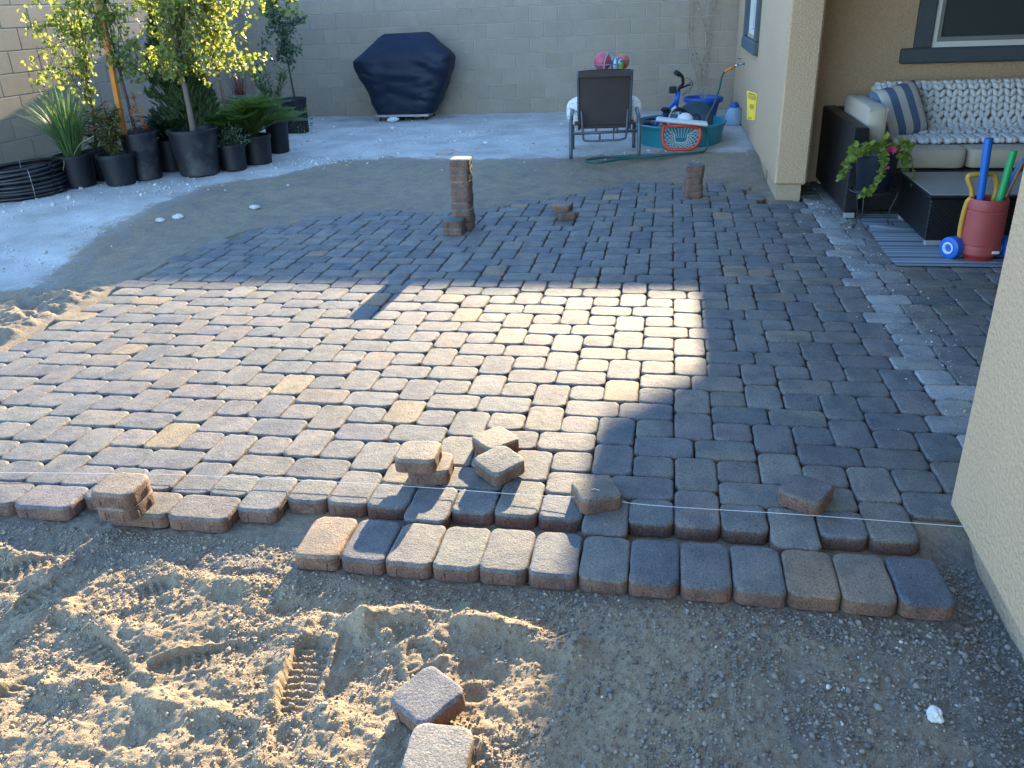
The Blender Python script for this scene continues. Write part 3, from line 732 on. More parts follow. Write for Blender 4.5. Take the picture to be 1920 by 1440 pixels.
for (w0, h_, u0, u1) in ((.06, .035, .2, .85), (.13, .018, .08, .95), (.17, .018, .08, .9), (.21, .018, .08, .95), (.25, .018, .08, .8), (.92, .03, .45, .85)):
    a = MB(); v = []
    for k in range(5):
        u = u0 + (u1 - u0) * k / 4; v += [np.array(sheet(u, w0)) - np.array([0, .0012, 0]), np.array(sheet(u, w0 + h_)) - np.array([0, .0012, 0])]
    a.add(v, [(2 * k, 2 * k + 1, 2 * k + 3, 2 * k + 2) for k in range(4)]); a.build('print_line', INK, n)
a = MB(); c_ = np.array(sheet(.5, .52)) - np.array([0, .003, 0]); a.add([c_] + [np.array(sheet(.5 + .26 * math.cos(q), .52 + .10 * math.sin(q))) - np.array([0, .0015, 0]) for q in np.linspace(0, 2 * PI, 12, endpoint=False)], [(0, 1 + k, 1 + (k + 1) % 12) for k in range(12)]); a.build('print_emblem', simple('emblem_ink', (.42, .28, .04), .8), n)

# ------------------------------------------------------------------ loose pavers
S10 = 'pavers of the tall stack'
stx, sty = -1.595, 1.585
for i in range(10):
    names = ['top', 'second from the top', 'third from the top', 'fourth from the top', 'fifth from the top', 'fifth from the bottom', 'fourth from the bottom', 'third from the bottom', 'second from the bottom', 'bottom']
    q = 9 - i
    lab = f'paver {names[q]} of the tall leaning stack on the patio' if q else 'sunlit top paver of the tall leaning stack on the patio'
    cc = {0: (.30, .25, .18), 3: (.27, .21, .15)}.get(q)
    loose('S', (stx + prnd.uniform(-.006, .006) - .004 * (i % 3 == 0), sty + prnd.uniform(-.006, .006), 0.0015 + i * 0.0533), prnd.uniform(-.05, .05), lab, S10, col=cc or tuple(t * .95 for t in tone(prnd)))
for i in range(2):
    loose('S', (stx - .045, sty - .160, .0015 + i * .0545), prnd.uniform(-.03, .03), f'{["lower","upper"][i]} paver of the pair set against the foot of the tall stack', 'pair before the tall stack')
for i in range(5):
    loose('S', (.172 + prnd.uniform(-.006, .006), 2.735 + prnd.uniform(-.004, .004), .0015 + i * .0545), prnd.uniform(-.08, .08), f'{["bottom","second","middle","fourth","top"][i]} paver of the short five high stack near the house pier', 'pavers of the short stack', col=(.19, .145, .13))
loose('S', (-.845, 1.93, .0015), .35, 'lower paver of the crossed pair lying alone on the shaded far pavers', 'crossed far pair', col=(.21, .16, .14))
loose('S', (-.875, 1.955, .057), -.12, 'upper paver of the crossed pair lying alone on the shaded far pavers', 'crossed far pair', tilt=(.05, .04), col=(.27, .19, .14))
loose('S', (-.885, -2.055, .0015), .03, 'lower paver of the sunlit pair overhanging the string line', col=(.25, .20, .16))
loose('S', (-.925, -2.075, .057), .02, 'upper paver of the sunlit pair overhanging the string line', col=(.28, .23, .175))
loose('S', (-.685, -1.845, .0015), .80, 'sunlit square paver with a second one leaning on its near corner', col=(.26, .23, .18))
loose('S', (-.635, -2.02, .010), .86, 'sunlit square paver leaning on the corner of another', tilt=(.06, -.07), col=(.27, .24, .19))
loose('S', (-.268, -2.165, .0015), .42, 'single square paver lying across the string line in half shade', col=(.24, .19, .14))
loose('S', (.435, -2.085, .0015), -.52, 'single charcoal paver with tan sides on the shaded pavers near the house corner', tilt=(0, 0), col=(.17, .15, .14))
for i in range(2):
    loose('R' if False else 'S', (-1.905, -2.415, .0015 + i * .0548), -.02, f'{["lower","upper"][i]} paver of the pair stacked at the ragged edge of the laid rows', 'pair at the ragged edge', col=(.26, .205, .15))
loose('S', (-.615, -3.105, -.050), -.62, 'grey square paver tilted in the churned sand', tilt=(.09, -.05), col=(.20, .19, .19))
loose('S', (-.545, -3.275, -.045), .02, 'pale square paver lying flat beside the tilted one in the sand', tilt=(.03, .02), col=(.27, .25, .22))

# mason's string along the edge of the laid pavers
s = MB(); s.tube(curve([(-2.9, -2.29, .014), (-1.92, -2.20, .016), (-1.07, -2.175, .017), (-.37, -2.182, .018), (-.27, -2.185, .060), (-.15, -2.195, .018), (.4, -2.2, .018), (.925, -2.21, .018)], 6), .0011, 5)
tag(s.build('string_line', simple('string', (.62, .60, .57), .9)), 'thin white mason string stretched over the near row of pavers', 'string')

# ------------------------------------------------------------------ single rocks
def rock(name, loc, r, col, label, seed):
    V, Fm = IV.copy(), IF
    for _ in range(2):
        mid = {}; nv = V.tolist(); nf = []
        def mp(a, b):
            k = (min(a, b), max(a, b))
            if k not in mid:
                q = (np.array(nv[a]) + np.array(nv[b])) / 2; nv.append((q / np.linalg.norm(q)).tolist()); mid[k] = len(nv) - 1
            return mid[k]
        V = V / np.linalg.norm(V, axis=1)[:, None]; nv = V.tolist()
        for a, b, c in Fm:
            ab, bc, ca = mp(a, b), mp(b, c), mp(c, a); nf += [(a, ab, ca), (b, bc, ab), (c, ca, bc), (ab, bc, ca)]
        V = np.array(nv); Fm = nf
    d = 1 + .5 * fbm(V[:, 0] * 1.6 + seed, V[:, 1] * 1.6 + V[:, 2] * 1.3, seed, 3)
    m = MB(); m.add(V * d[:, None] * np.array(r), Fm)
    o = m.build(name, simple(name + str(seed), col, .9, .25, 14, .5, 60), None, True, 35); o.location = loc; return tag(o, label, 'rock')
rock('rock', (-2.42, 4.46, .095), (.13, .07, .045), (.33, .31, .29), 'flat grey stone on the pale dust before the grill', 3)
rock('rock', (-4.10, 1.72, .045), (.05, .04, .028), (.52, .50, .47), 'larger white rock at the edge of the caliche', 5)
rock('rock', (-4.20, 1.62, .04), (.038, .036, .02), (.5, .48, .45), 'smaller white rock beside the larger one at the caliche edge', 6)
rock('rock', (.63, -2.955, -.050), (.016, .022, .018), (.66, .63, .58), 'white pebble in the gravelly sand near the house wall', 8)
rock('rock', (-3.62, 2.15, .03), (.05, .035, .02), (.5, .47, .43), 'pale flat stone on the brown sand band', 9)

# ------------------------------------------------------------------ covered grill
COVER = simple('navy_cover', (0.004, 0.010, 0.026), 0.55, 0.35, 5, 0.3, 14, dirt=.015, spec=.35)
METAL = simple('brushed_metal', (.34, .34, .35), .45, .1, 20, metal=.6)
BLACKP = simple('black_plastic', (.018, .019, .021), .5, .2)
GX, GY, GZ = -3.77, 7.50, .104
g = thing('grill', 'barbecue grill under a dark navy cover on a wheeled base', 'grill', (GX, GY, GZ))
prof = [(.045, -.40, .37, .20), (.08, -.44, .39, .235), (.16, -.475, .43, .25), (.24, -.51, .50, .26), (.33, -.535, .54, .265), (.43, -.555, .585, .27), (.50, -.60, .615, .275), (.58, -.665, .645, .28), (.66, -.70, .675, .285), (.74, -.72, .70, .285), (.80, -.72, .715, .28), (.85, -.65, .70, .27), (.90, -.58, .655, .255), (.96, -.50, .585, .215), (1.02, -.42, .52, .165), (1.08, -.35, .46, .12), (1.125, -.28, .40, .085), (1.14, -.25, .375, .07)]
R_ = []
nseg = 110
pa = np.array(prof); zz_ = np.concatenate([np.linspace(.078, 1.10, 60), [1.115, 1.125, 1.133, 1.138, 1.14]])
for z in zz_:
    xl, xr, dy = (float(np.interp(z, pa[:, 0], pa[:, q])) for q in (1, 2, 3))
    ring = []
    for k in range(nseg):
        a = 2 * PI * k / nseg; c, s_ = math.cos(a), math.sin(a)
        e = .48; x_ = math.copysign(abs(c) ** e, c); y_ = math.copysign(abs(s_) ** e, s_)
        xx = x_ * (xr if x_ > 0 else -xl); yy = y_ * dy
        fold = .032 * float(fbm(np.array(xx * 4 + z * 2.5), np.array(z * 5.5 + y_), 61, 4)) + .006 * math.sin(xx * 13 + z * 7 + 3 * math.sin(z * 6 + xx * 2)) * (.3 < z < .95) + .05 * abs(float(vnoise(np.array(xx * 3.2 - z * 4), np.array(z * 7 + xx * 2.), 64)))
        crease = .011 * math.sin((z + .22 * xx * xx) * 24 + 2.5 * xx) * math.exp(-((z - .66) / .16) ** 2)
        ring.append((xx * (1 + .03 * float(vnoise(np.array(z * 9), np.array(y_ * 2 + x_), 63))), yy + (fold + crease) * math.copysign(1, y_), z + .016 * float(vnoise(np.array(xx * 7), np.array(y_ * 3.), 65)) * (z > .1)))
    R_.append(ring)
m = MB(); m.rings(R_); m.build('cover', COVER, g, True, 60)
m = MB()
for y0, y1 in ((-.26, -.215), (.215, .26)): m.box((-.41, y0, .052), (.36, y1, .082))
for x0, x1 in ((-.41, -.36), (.31, .36)): m.box((x0, -.215, .053), (x1, .215, .081))
m.build('base_frame', METAL, g)
for sx in (-.36, .31):
    for sy in (-.235, .235):
        m = MB(); m.lathe([(.0, -.011), (.026, -.011), (.029, -.006), (.029, .006), (.026, .011), (.0, .011)], (sx, sy, .027), 14, M3=roty(PI / 2)); m.box((sx - .016, sy - .012, .022), (sx - .0125, sy + .012, .05)); m.box((sx + .0125, sy - .012, .022), (sx + .016, sy + .012, .05))
        m.build('caster', BLACKP, g, True, 40)
# crumpled paper by the wheel
m = MB(); m.ell((0, 0, 0), (.085, .05, .038), 16, 10)
v = m.v[0]; m.v[0] = v * (1 + .45 * fbm(v[:, 0] * 30 + 3, v[:, 1] * 30 + v[:, 2] * 25, 7, 2))[:, None]
o = m.build('crumpled_paper', simple('paper', (.62, .62, .60), .9, .25, 30)); o.location = (-3.93, 7.20, .125); tag(o, 'crumpled white paper on the ground under the grill', 'paper')

# ------------------------------------------------------------------ pots and plants
def pot_mat(name, col=(.0045, .0055, .009), dirt=.03):
    return simple(name, col, .55, .3, 7, .1, 40, dirt=dirt)
POT = pot_mat('black_nursery_pot'); POTD = pot_mat('dusty_nursery_pot', (.008, .009, .013), .16)
SOIL = simple('potting_soil', (.035, .024, .016), .95, .4, 30, .8, 60)
def leaf_mat(name, a, b, trans=.45, rough=.45):
    m, nt, bs = newmat(name); at = nd(nt, 'ShaderNodeAttribute', attribute_name='Col')
    sep = nd(nt, 'ShaderNodeSeparateColor'); nt.links.new(at.outputs['Color'], sep.inputs[0])
    c = mix(nt, 'MIX', sep.outputs[0], a, b)
    nt.links.new(c, bs.inputs['Base Color']); bs.inputs['Roughness'].default_value = rough; bs.inputs['Specular IOR Level'].default_value = .4
    tr = nd(nt, 'ShaderNodeBsdfTranslucent'); nt.links.new(mix(nt, 'MULTIPLY', 1.0, c, (1.5, 1.5, .8)), tr.inputs['Color'])
    ms = nd(nt, 'ShaderNodeMixShader'); ms.inputs['Fac'].default_value = trans
    nt.links.new(bs.outputs[0], ms.inputs[1]); nt.links.new(tr.outputs[0], ms.inputs[2])
    nt.links.new(ms.outputs[0], nt.nodes['Material Output'].inputs['Surface']); return m
LF_TREE = leaf_mat('redbud_leaf', (.11, .165, .04), (.31, .31, .09), .5)
LF_GREEN = leaf_mat('green_leaf', (.03, .075, .02), (.085, .15, .04), .35)
LF_YG = leaf_mat('yellow_green_leaf', (.12, .20, .045), (.34, .36, .07), .4)
LF_BLUE = leaf_mat('grey_green_leaf', (.045, .085, .05), (.10, .15, .085), .3)
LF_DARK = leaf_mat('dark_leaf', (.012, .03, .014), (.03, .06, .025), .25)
LF_CYP = leaf_mat('cypress_spray', (.035, .07, .028), (.10, .14, .05), .25, .7)
LF_RED = leaf_mat('red_blade', (.09, .025, .03), (.20, .06, .055), .3)
LF_REDTIP = leaf_mat('photinia_leaf', (.10, .12, .035), (.23, .20, .06), .35)
LF_REDNEW = leaf_mat('red_new_leaf', (.30, .05, .03), (.42, .12, .06), .4)
LF_SAGO = leaf_mat('sago_leaf', (.05, .10, .02), (.13, .20, .045), .35)
LF_FLAX = leaf_mat('flax_blade', (.05, .11, .045), (.15, .24, .075), .4)
BARK = simple('bark', (.16, .115, .085), .9, .3, 20, .6, 60); BARKD = simple('dark_bark', (.055, .04, .042), .85, .3, 20, .5, 60)
STAKE = simple('orange_wood', (.55, .19, .03), .75, .25, 10, .3, 50)

class Leaves:
    """many small bent leaves as one mesh"""
    def __init__(s): s.V = []; s.F = []; s.C = []; s.n = 0
    def leaf(s, base, d, up, L, W, c, fold=.25, droop=.15, heart=False):
        d = np.array(d, float); d /= np.linalg.norm(d) + 1e-9; up = np.array(up, float)
        sd_ = np.cross(d, up); nn = np.linalg.norm(sd_)
        sd_ = sd_ / nn if nn > 1e-3 else np.array([1.0, 0, 0]); nm = np.cross(sd_, d); base = np.array(base, float)
        if heart: pr_ = [(0, 0, 0), (.18, .42, .5), (.48, .50, .5), (1, 0, -1)]
        else: pr_ = [(0, 0, 0), (.28, .42, .3), (.62, .40, .2), (1, 0, -1)]
        P = [base, base + d * L * pr_[1][0] + sd_ * W * pr_[1][1] + nm * W * fold * .8, base + d * L * pr_[2][0] + sd_ * W * pr_[2][1] + nm * (W * fold - droop * L * .3), base + d * L - nm * droop * L,
             base + d * L * pr_[2][0] - sd_ * W * pr_[2][1] + nm * (W * fold - droop * L * .3), base + d * L * pr_[1][0] - sd_ * W * pr_[1][1] + nm * W * fold * .8, base + d * L * .5 - nm * droop * L * .25]
        s.V += P; b = s.n; s.F += [(b, b + 6, b + 1), (b + 1, b + 6, b + 2), (b + 2, b + 6, b + 3), (b, b + 5, b + 6), (b + 5, b + 4, b + 6), (b + 4, b + 3, b + 6)]
        s.C += [(c, c, c, 1)] * 7; s.n += 7
    def blade(s, P, W, c0, c1):
        P = np.array(P, float); n = len(P); t = np.gradient(P, axis=0); sd_ = np.cross(t, (0, 0, 1.0)); sd_ /= np.linalg.norm(sd_, axis=1)[:, None] + 1e-9
        for i in range(n):
            u = i / (n - 1); w_ = W * (1 - u) ** .6 * (.55 + .45 * min(1, u * 4)); c = c0 + (c1 - c0) * u
            s.V += [P[i] - sd_[i] * w_ / 2, P[i] + sd_[i] * w_ / 2]; s.C += [(c, c, c, 1)] * 2
        b = s.n
        for i in range(n - 1): s.F += [(b + 2 * i, b + 2 * i + 1, b + 2 * i + 3), (b + 2 * i, b + 2 * i + 3, b + 2 * i + 2)]
        s.n += 2 * n
    def build(s, name, mat, parent):
        o = obj(name, fast_mesh(name, s.V, s.F, mat, s.C, False), parent); o['kind'] = 'stuff'; return o
lr = random.Random(21)
def rvec(r=lr):
    z = r.uniform(-1, 1); a = r.uniform(0, 2 * PI); q = math.sqrt(1 - z * z); return np.array([q * math.cos(a), q * math.sin(a), z])
def make_pot(t, rb, rt, h, mat=POT, tilt=None, rim=True, soil=True):
    m = MB(); wl_ = .006
    pf = [(rb * .9, 0), (rb, .012), (rb + (rt - rb) * .86, h - .035)]
    pf += [(rt + .006, h - .034), (rt + .008, h), (rt, h + .004)] if rim else [(rt, h)]
    pf += [(rt - wl_, h), (rt - .02, h - .06), (rt - .03, h - .07)]
    m.lathe(pf, (0, 0, 0), 32, M3=tilt); o = m.build('pot', mat, t, True, 35)
    if soil:
        m = MB(); m.lathe([(0, .006), (rt * .5, .004), (rt - .016, 0), (0, -.01)], tuple((np.array([0, 0, h - .055]) @ (tilt.T if tilt is not None else np.eye(3)))), 20, M3=tilt); m.build('soil', SOIL, t, True)
    return o
def potted(name, label, loc, rb, rt, h, mat=POT, tilt=None, cat='potted plant', group=None):
    t = thing(name, label, cat, loc, 0, group); make_pot(t, rb, rt, h, mat, tilt); return t
def tree_crown(t, pts, r_trunk, centre, rad, nleaf, leafL, mat=LF_TREE, bark=BARK, nbr=26, seed=1, z0=None, heart=True, ycol=(.3, 1.0)):
    """trunk, limbs and separate heart shaped leaves filling an uneven crown"""
    r = random.Random(seed); P = curve(pts, 6); m = MB(); n = len(P)
    m.tube(P, [r_trunk * (1 - .65 * i / (n - 1)) for i in range(n)], 9); m.build('trunk', bark, t, True)
    lim = MB(); L = Leaves(); C = np.array(centre); Rr = np.array(rad); tips = []
    for b in range(nbr):
        i = r.randint(int(n * .42), n - 1); p0 = P[i]
        d = rvec(r); d[2] = abs(d[2]) * .8 + .1
        end = C + d * Rr * r.uniform(.55, 1.0) * (.75 + .5 * r.random()); end[2] = max(end[2], p0[2] - .1 * Rr[2])
        if r.random() < .35: end[2] = C[2] - Rr[2] * r.uniform(.3, 1)
        mid = (p0 + end) / 2 + rvec(r) * .06 * Rr.mean() + np.array([0, 0, .04])
        Q = curve([p0, mid, end], 5); lim.tube(Q, [max(.0022, r_trunk * .28 * (1 - .8 * k / (len(Q) - 1))) for k in range(len(Q))], 5); tips.append(Q)
    lim.build('limbs', bark, t, True)
    per = nleaf // len(tips)
    for Q in tips:
        for k in range(per):
            u = r.random() ** .7; q = Q[min(len(Q) - 1, int(u * len(Q)))]
            p = q + rvec(r) * r.uniform(.01, .085); d = rvec(r) * .8 + np.array([0, 0, -.55])
            c = min(1, max(0, r.gauss((ycol[0] + ycol[1]) / 2, .28)))
            L.leaf(p, d, rvec(r) + np.array([0, -.3, .5]), leafL * r.uniform(.65, 1.2), leafL * r.uniform(.75, 1.05), c, .22, .18, heart)
    L.build('crown', mat, t)
GZc = .093
# a: flax clump
t = potted('flax', 'spiky green flax clump with long blades in a black pot', (-5.75, 2.76, GZc), .155, .172, .31)
L = Leaves(); r = random.Random(31)
for i in range(230):
    a = r.uniform(0, 2 * PI); sp = r.random() ** .8 * .52; b = np.array([math.cos(a) * .07 * r.random(), math.sin(a) * .07 * r.random(), .27])
    H = r.uniform(.42, .78) * (1 - .25 * sp); dr = r.uniform(0, .12) * (1 if sp > .2 else 0)
    L.blade(curve([b, b + np.array([math.cos(a) * sp * .35, math.sin(a) * sp * .35, H * .55]), b + np.array([math.cos(a) * sp, math.sin(a) * sp, H - dr])], 4), r.uniform(.010, .018), r.uniform(.5, .9), r.uniform(0, .6))
L.build('foliage', LF_FLAX, t)
m = MB(); m.tube(curve([(.03, -.05, .28), (.2, -.12, .42), (.40, -.16, .50)], 4), .003, 5); m.tube(curve([(.02, -.16, .3), (.03, -.19, .24), (.01, -.2, .19)], 3), .004, 5); m.build('bent_stalk', simple('dry_stalk', (.30, .27, .15), .8), t)

# b: left tree in a tilted pot
t = potted('potted_tree', 'slim purple stemmed tree in a leaning black pot between flax and shrub', (-5.72, 3.08, GZc), .10, .155, .30, POT, roty(-.10) @ rotx(.06))
tree_crown(t, [(.0, .0, .25), (.05, .0, .55), (.10, -.02, .85), (.15, 0, 1.35), (.17, 0, 1.9)], .016, (-.06, -.02, 1.36), (.50, .34, .55), 1050, .044, LF_TREE, BARKD, 34, 41, ycol=(.0, .8))
L = Leaves(); r = random.Random(32)
for i in range(120):
    a = r.uniform(0, 2 * PI); h = r.uniform(.0, .40); p = np.array([math.cos(a) * .10 * r.random() + .08, math.sin(a) * .1 * r.random(), .28 + h])
    L.leaf(p, (math.cos(a), math.sin(a), r.uniform(.1, 1.2)), (0, 0, 1), r.uniform(.08, .15), .025, r.random(), .2, .35)
L.build('leafy_stems', LF_GREEN, t)

# c: red tipped shrub
t = potted('potted_shrub', 'small shrub with yellow green leaves and red tips in a black pot', (-5.34, 2.83, GZc), .135, .172, .30)
L = Leaves(); L2 = Leaves(); r = random.Random(33); m = MB()
for i in range(16):
    a = r.uniform(0, 2 * PI); e = np.array([math.cos(a) * r.uniform(.03, .17), math.sin(a) * r.uniform(.03, .15), r.uniform(.50, .76)])
    Q = curve([(0, 0, .26), e * np.array([.5, .5, .75]), e], 6); m.tube(Q, .004, 5)
    for k in range(34):
        u = r.uniform(.12, 1); q = Q[int(u * (len(Q) - 1))]; a2 = r.uniform(0, 2 * PI)
        (L2 if (u > .93 and i % 3 == 0) else L).leaf(q, (math.cos(a2), math.sin(a2), r.uniform(-.2, .9)), (0, 0, 1), r.uniform(.055, .095), r.uniform(.016, .026), r.random(), .25, .3)
m.build('stems', BARKD, t, True); L.build('foliage', LF_REDTIP, t); L2.leaf((.0, 0, .72), (0.2, -.1, 1), (0, 1, 0), .09, .02, .6); L2.leaf((.02, 0, .70), (.5, 0, .8), (0, 1, 0), .08, .02, .8); L2.build('red_tips', LF_REDNEW, t)

# d: staked tree in a tall pot
t = potted('potted_tree', 'tree tied to an orange wooden stake in a tall dusty pot', (-5.25, 3.13, GZc), .15, .175, .455, POTD)
tree_crown(t, [(-.02, 0, .40), (-.03, 0, .7), (-.045, 0, 1.1), (-.04, 0, 1.6), (-.03, 0, 2.0)], .018, (-.02, 0, 1.40), (.38, .32, .55), 950, .043, LF_TREE, BARKD, 34, 43, ycol=(.0, .8))
m = MB(); m.box((-.115, -.06, .35), (-.07, -.015, 1.95), R=roty(.045)); o = m.build('stake', STAKE, t)
m = MB(); m.ring((-.085, -.03, 1.62), .04, .006, 14, 6); m.build('tie', simple('green_tie', (.01, .12, .10), .5), t)
L2 = Leaves()
for z_ in (.52, .60, .68, .78):
    for k in range(6): L2.leaf((.0 + .02 * k, -.03, z_), rvec(), (0, 0, 1), .06, .04, lr.random())
L2.build('orange_leaves', leaf_mat('orange_leaf', (.36, .10, .02), (.5, .2, .04), .4), t)

# e: dark sago behind
def sago(t, zc, n, Lf, mat, seed, ups=(.35, 1.2)):
    r = random.Random(seed); L = Leaves(); m = MB()
    for i in range(n):
        a = 2 * PI * i / n * 1.618 * 3 + r.uniform(-.2, .2); el = r.uniform(*ups); ln = Lf * r.uniform(.75, 1.1); d = np.array([math.cos(a), math.sin(a), 0])
        Q = curve([(0, 0, zc), np.array([0, 0, zc]) + d * ln * .5 * math.cos(el) + np.array([0, 0, ln * .5 * math.sin(el)]), np.array([0, 0, zc]) + d * ln * math.cos(el * .6) + np.array([0, 0, ln * .72 * math.sin(el * .75)])], 7)
        m.tube(Q, [.004 * (1 - .7 * k / (len(Q) - 1)) for k in range(len(Q))], 4)
        for k in range(2, len(Q)):
            for sg in (-1, 1):
                for hh in (0, .5):
                    q = Q[k] * (1 - hh) + Q[k - 1] * hh; tg = Q[k] - Q[k - 1]; tg /= np.linalg.norm(tg); sd_ = np.cross(tg, (0, 0, 1.0)); sd_ /= np.linalg.norm(sd_) + 1e-9
                    w_ = .13 * math.sin(PI * (k + .3) / (len(Q) + .6)) + .02
                    L.leaf(q, sd_ * sg * .8 + tg * .75 + np.array([0, 0, .25]), (0, 0, 1), w_ * Lf / .4, .011, r.random(), .1, .1)
    m.build('fronds', mat, t); L.build('leaflets', mat, t)
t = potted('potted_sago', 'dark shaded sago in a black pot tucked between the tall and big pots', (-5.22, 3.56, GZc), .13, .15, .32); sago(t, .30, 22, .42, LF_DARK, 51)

# f: big tree in the big pot
t = potted('potted_tree', 'full yellow green tree with a pale trunk in the largest black pot', (-4.79, 3.36, GZc), .195, .245, .45, POTD)
tree_crown(t, [(.02, -.02, .40), (.01, 0, .75), (.00, 0, 1.02), (.03, 0, 1.4), (.10, 0, 1.95)], .030, (.06, 0, 1.52), (.52, .42, .62), 2900, .044, LF_TREE, BARK, 64, 45, ycol=(.1, 1.0))

# arborvitae behind
def cypress(t, zb, h, rad, n, seed, mat=LF_CYP):
    r = random.Random(seed); L = Leaves()
    m = MB(); m.tube([(0, 0, zb), (0, 0, zb + h * .5), (0, 0, zb + h * .9)], [.02, .014, .004], 7); m.build('trunk', BARK, t)
    for i in range(n):
        u = r.random() ** .8; a = r.uniform(0, 2 * PI); rr = rad * (1 - u) ** .75 * (.55 + .5 * r.random()) * (1 + .25 * math.sin(3 * a + 9 * u)) + .02
        p = np.array([math.cos(a) * rr, math.sin(a) * rr, zb + .05 + u * h * .97]); d = np.array([math.cos(a) * .55, math.sin(a) * .55, .9]) + rvec(r) * .35
        for k in range(3): L.leaf(p + rvec(r) * .012, d + rvec(r) * .3, rvec(r), r.uniform(.05, .10), r.uniform(.012, .024), r.random(), .1, .1)
    L.build('crown', mat, t)
t = potted('potted_conifer', 'tall feathery conifer behind the big potted tree', (-5.24, 4.02, GZc), .15, .18, .36); cypress(t, .30, 1.75, .30, 2300, 61)
t = potted('potted_conifer', 'low bushy juniper between the tree trunks', (-4.98, 3.78, GZc), .13, .15, .30); cypress(t, .26, .78, .30, 1300, 62, LF_CYP)

# g: second tree behind
t = potted('potted_tree', 'tree with a grey trunk and yellow leaves behind the low grey green shrub', (-4.78, 3.95, GZc), .135, .16, .50)
tree_crown(t, [(.08, 0, .45), (.07, 0, .75), (.04, 0, 1.1), (.06, 0, 1.5), (.1, 0, 1.95)], .020, (.26, -.05, 1.46), (.48, .36, .55), 1900, .044, LF_TREE, BARK, 48, 47, ycol=(.1, 1.0))

# i: small grey green shrub
t = potted('potted_shrub', 'low grey green shrub in a small black pot beside the sago', (-4.53, 3.60, GZc), .125, .145, .265)
L = Leaves(); r = random.Random(34)
for i in range(420):
    d = rvec(r); d[2] = abs(d[2]); p = np.array([0, 0, .25]) + d * np.array([.21, .19, .20]) * r.uniform(.3, 1)
    L.leaf(p, d + rvec(r) * .7, rvec(r), r.uniform(.03, .05), r.uniform(.014, .02), r.random())
L.build('foliage', LF_BLUE, t)

# j: sago
t = potted('potted_sago', 'bright green sago palm in a black pot at the front of the row', (-4.43, 3.95, GZc), .145, .165, .30); sago(t, .30, 46, .58, LF_SAGO, 52, (.35, 1.45))

# k: leafy shrub and red grass
t = potted('potted_shrub', 'upright oleander like shrub in a black pot behind the sago', (-4.50, 4.66, GZc), .11, .135, .36)
L = Leaves(); r = random.Random(35); m = MB()
for i in range(13):
    a = r.uniform(0, 2 * PI); e = np.array([math.cos(a) * r.uniform(.05, .27), math.sin(a) * r.uniform(.05, .2), r.uniform(.7, 1.02)]); Q = curve([(0, 0, .3), e * np.array([.4, .4, .7]), e], 8); m.tube(Q, .004, 5)
    for k in range(36):
        q = Q[int(r.uniform(.15, 1) * (len(Q) - 1))]; a2 = r.uniform(0, 2 * PI); L.leaf(q, (math.cos(a2), math.sin(a2), r.uniform(.2, 1.4)), (0, 0, 1), r.uniform(.06, .11), r.uniform(.014, .022), r.random(), .15, .1)
m.build('stems', BARK, t, True); L.build('foliage', LF_GREEN, t)
t = potted('potted_grass', 'dark red fountain grass in a black pot behind the trunks', (-4.86, 4.62, GZc), .11, .13, .30)
L = Leaves(); r = random.Random(36)
for i in range(150):
    a = r.uniform(0, 2 * PI); sp = r.random() * .22; H = r.uniform(.4, .72); b = np.array([r.gauss(0, .02), r.gauss(0, .02), .26])
    L.blade(curve([b, b + np.array([math.cos(a) * sp * .3, math.sin(a) * sp * .3, H * .6]), b + np.array([math.cos(a) * sp, math.sin(a) * sp, H])], 3), .007, r.random(), r.random())
L.build('foliage', LF_RED, t)

# l: far tree on the back row
t = potted('potted_tree', 'young tree with a thin dark stake in a pot by the rear wall', (-4.98, 6.28, GZc), .155, .17, .44)
tree_crown(t, [(.03, 0, .40), (.0, 0, .9), (-.03, 0, 1.3), (-.03, 0, 1.95)], .013, (-.02, 0, 1.26), (.38, .3, .46), 1100, .045, LF_BLUE, BARKD, 26, 49)
L = Leaves(); r = random.Random(38)
for i in range(120):
    d = rvec(r); L.leaf(np.array([-.02, 0, 1.58]) + d * np.array([.34, .28, .22]) * r.uniform(.3, 1), d + rvec(r), rvec(r), .06, .055, r.random(), .2, .15, True)
for i in range(60):
    d = rvec(r); L.leaf(np.array([.14, -.14, .18]) + d * np.array([.12, .08, .16]), d, rvec(r), .05, .02, .3 * r.random())
L.build('yellow_leaves', LF_TREE, t)

# dried vine twigs clinging to the rear wall
t = thing('dried_vine', 'dry leafless vine with a few tan leaves on the rear wall', 'vine', (.40, 7.95, .1)); m = MB(); L = Leaves(); r = random.Random(39)
for i in range(7):
    x0 = r.uniform(-.12, .1); Q = curve([(x0 * .4, -.03, 0), (x0 + r.uniform(-.08, .08), -.02, .45), (x0 * 2 + r.uniform(-.1, .1), -.02, .9), (x0 * 3 + r.uniform(-.1, .1), -.03, 1.5)], 6); m.tube(Q, .002, 4)
    for k in range(9):
        q = Q[r.randint(6, len(Q) - 1)]; L.leaf(q, rvec(r), (0, -1, 0), .035, .022, r.random())
m.build('twigs', simple('dry_twig', (.24, .19, .14), .9), t); L.build('leaves', leaf_mat('dry_leaf', (.30, .2, .1), (.42, .33, .2), .2), t)

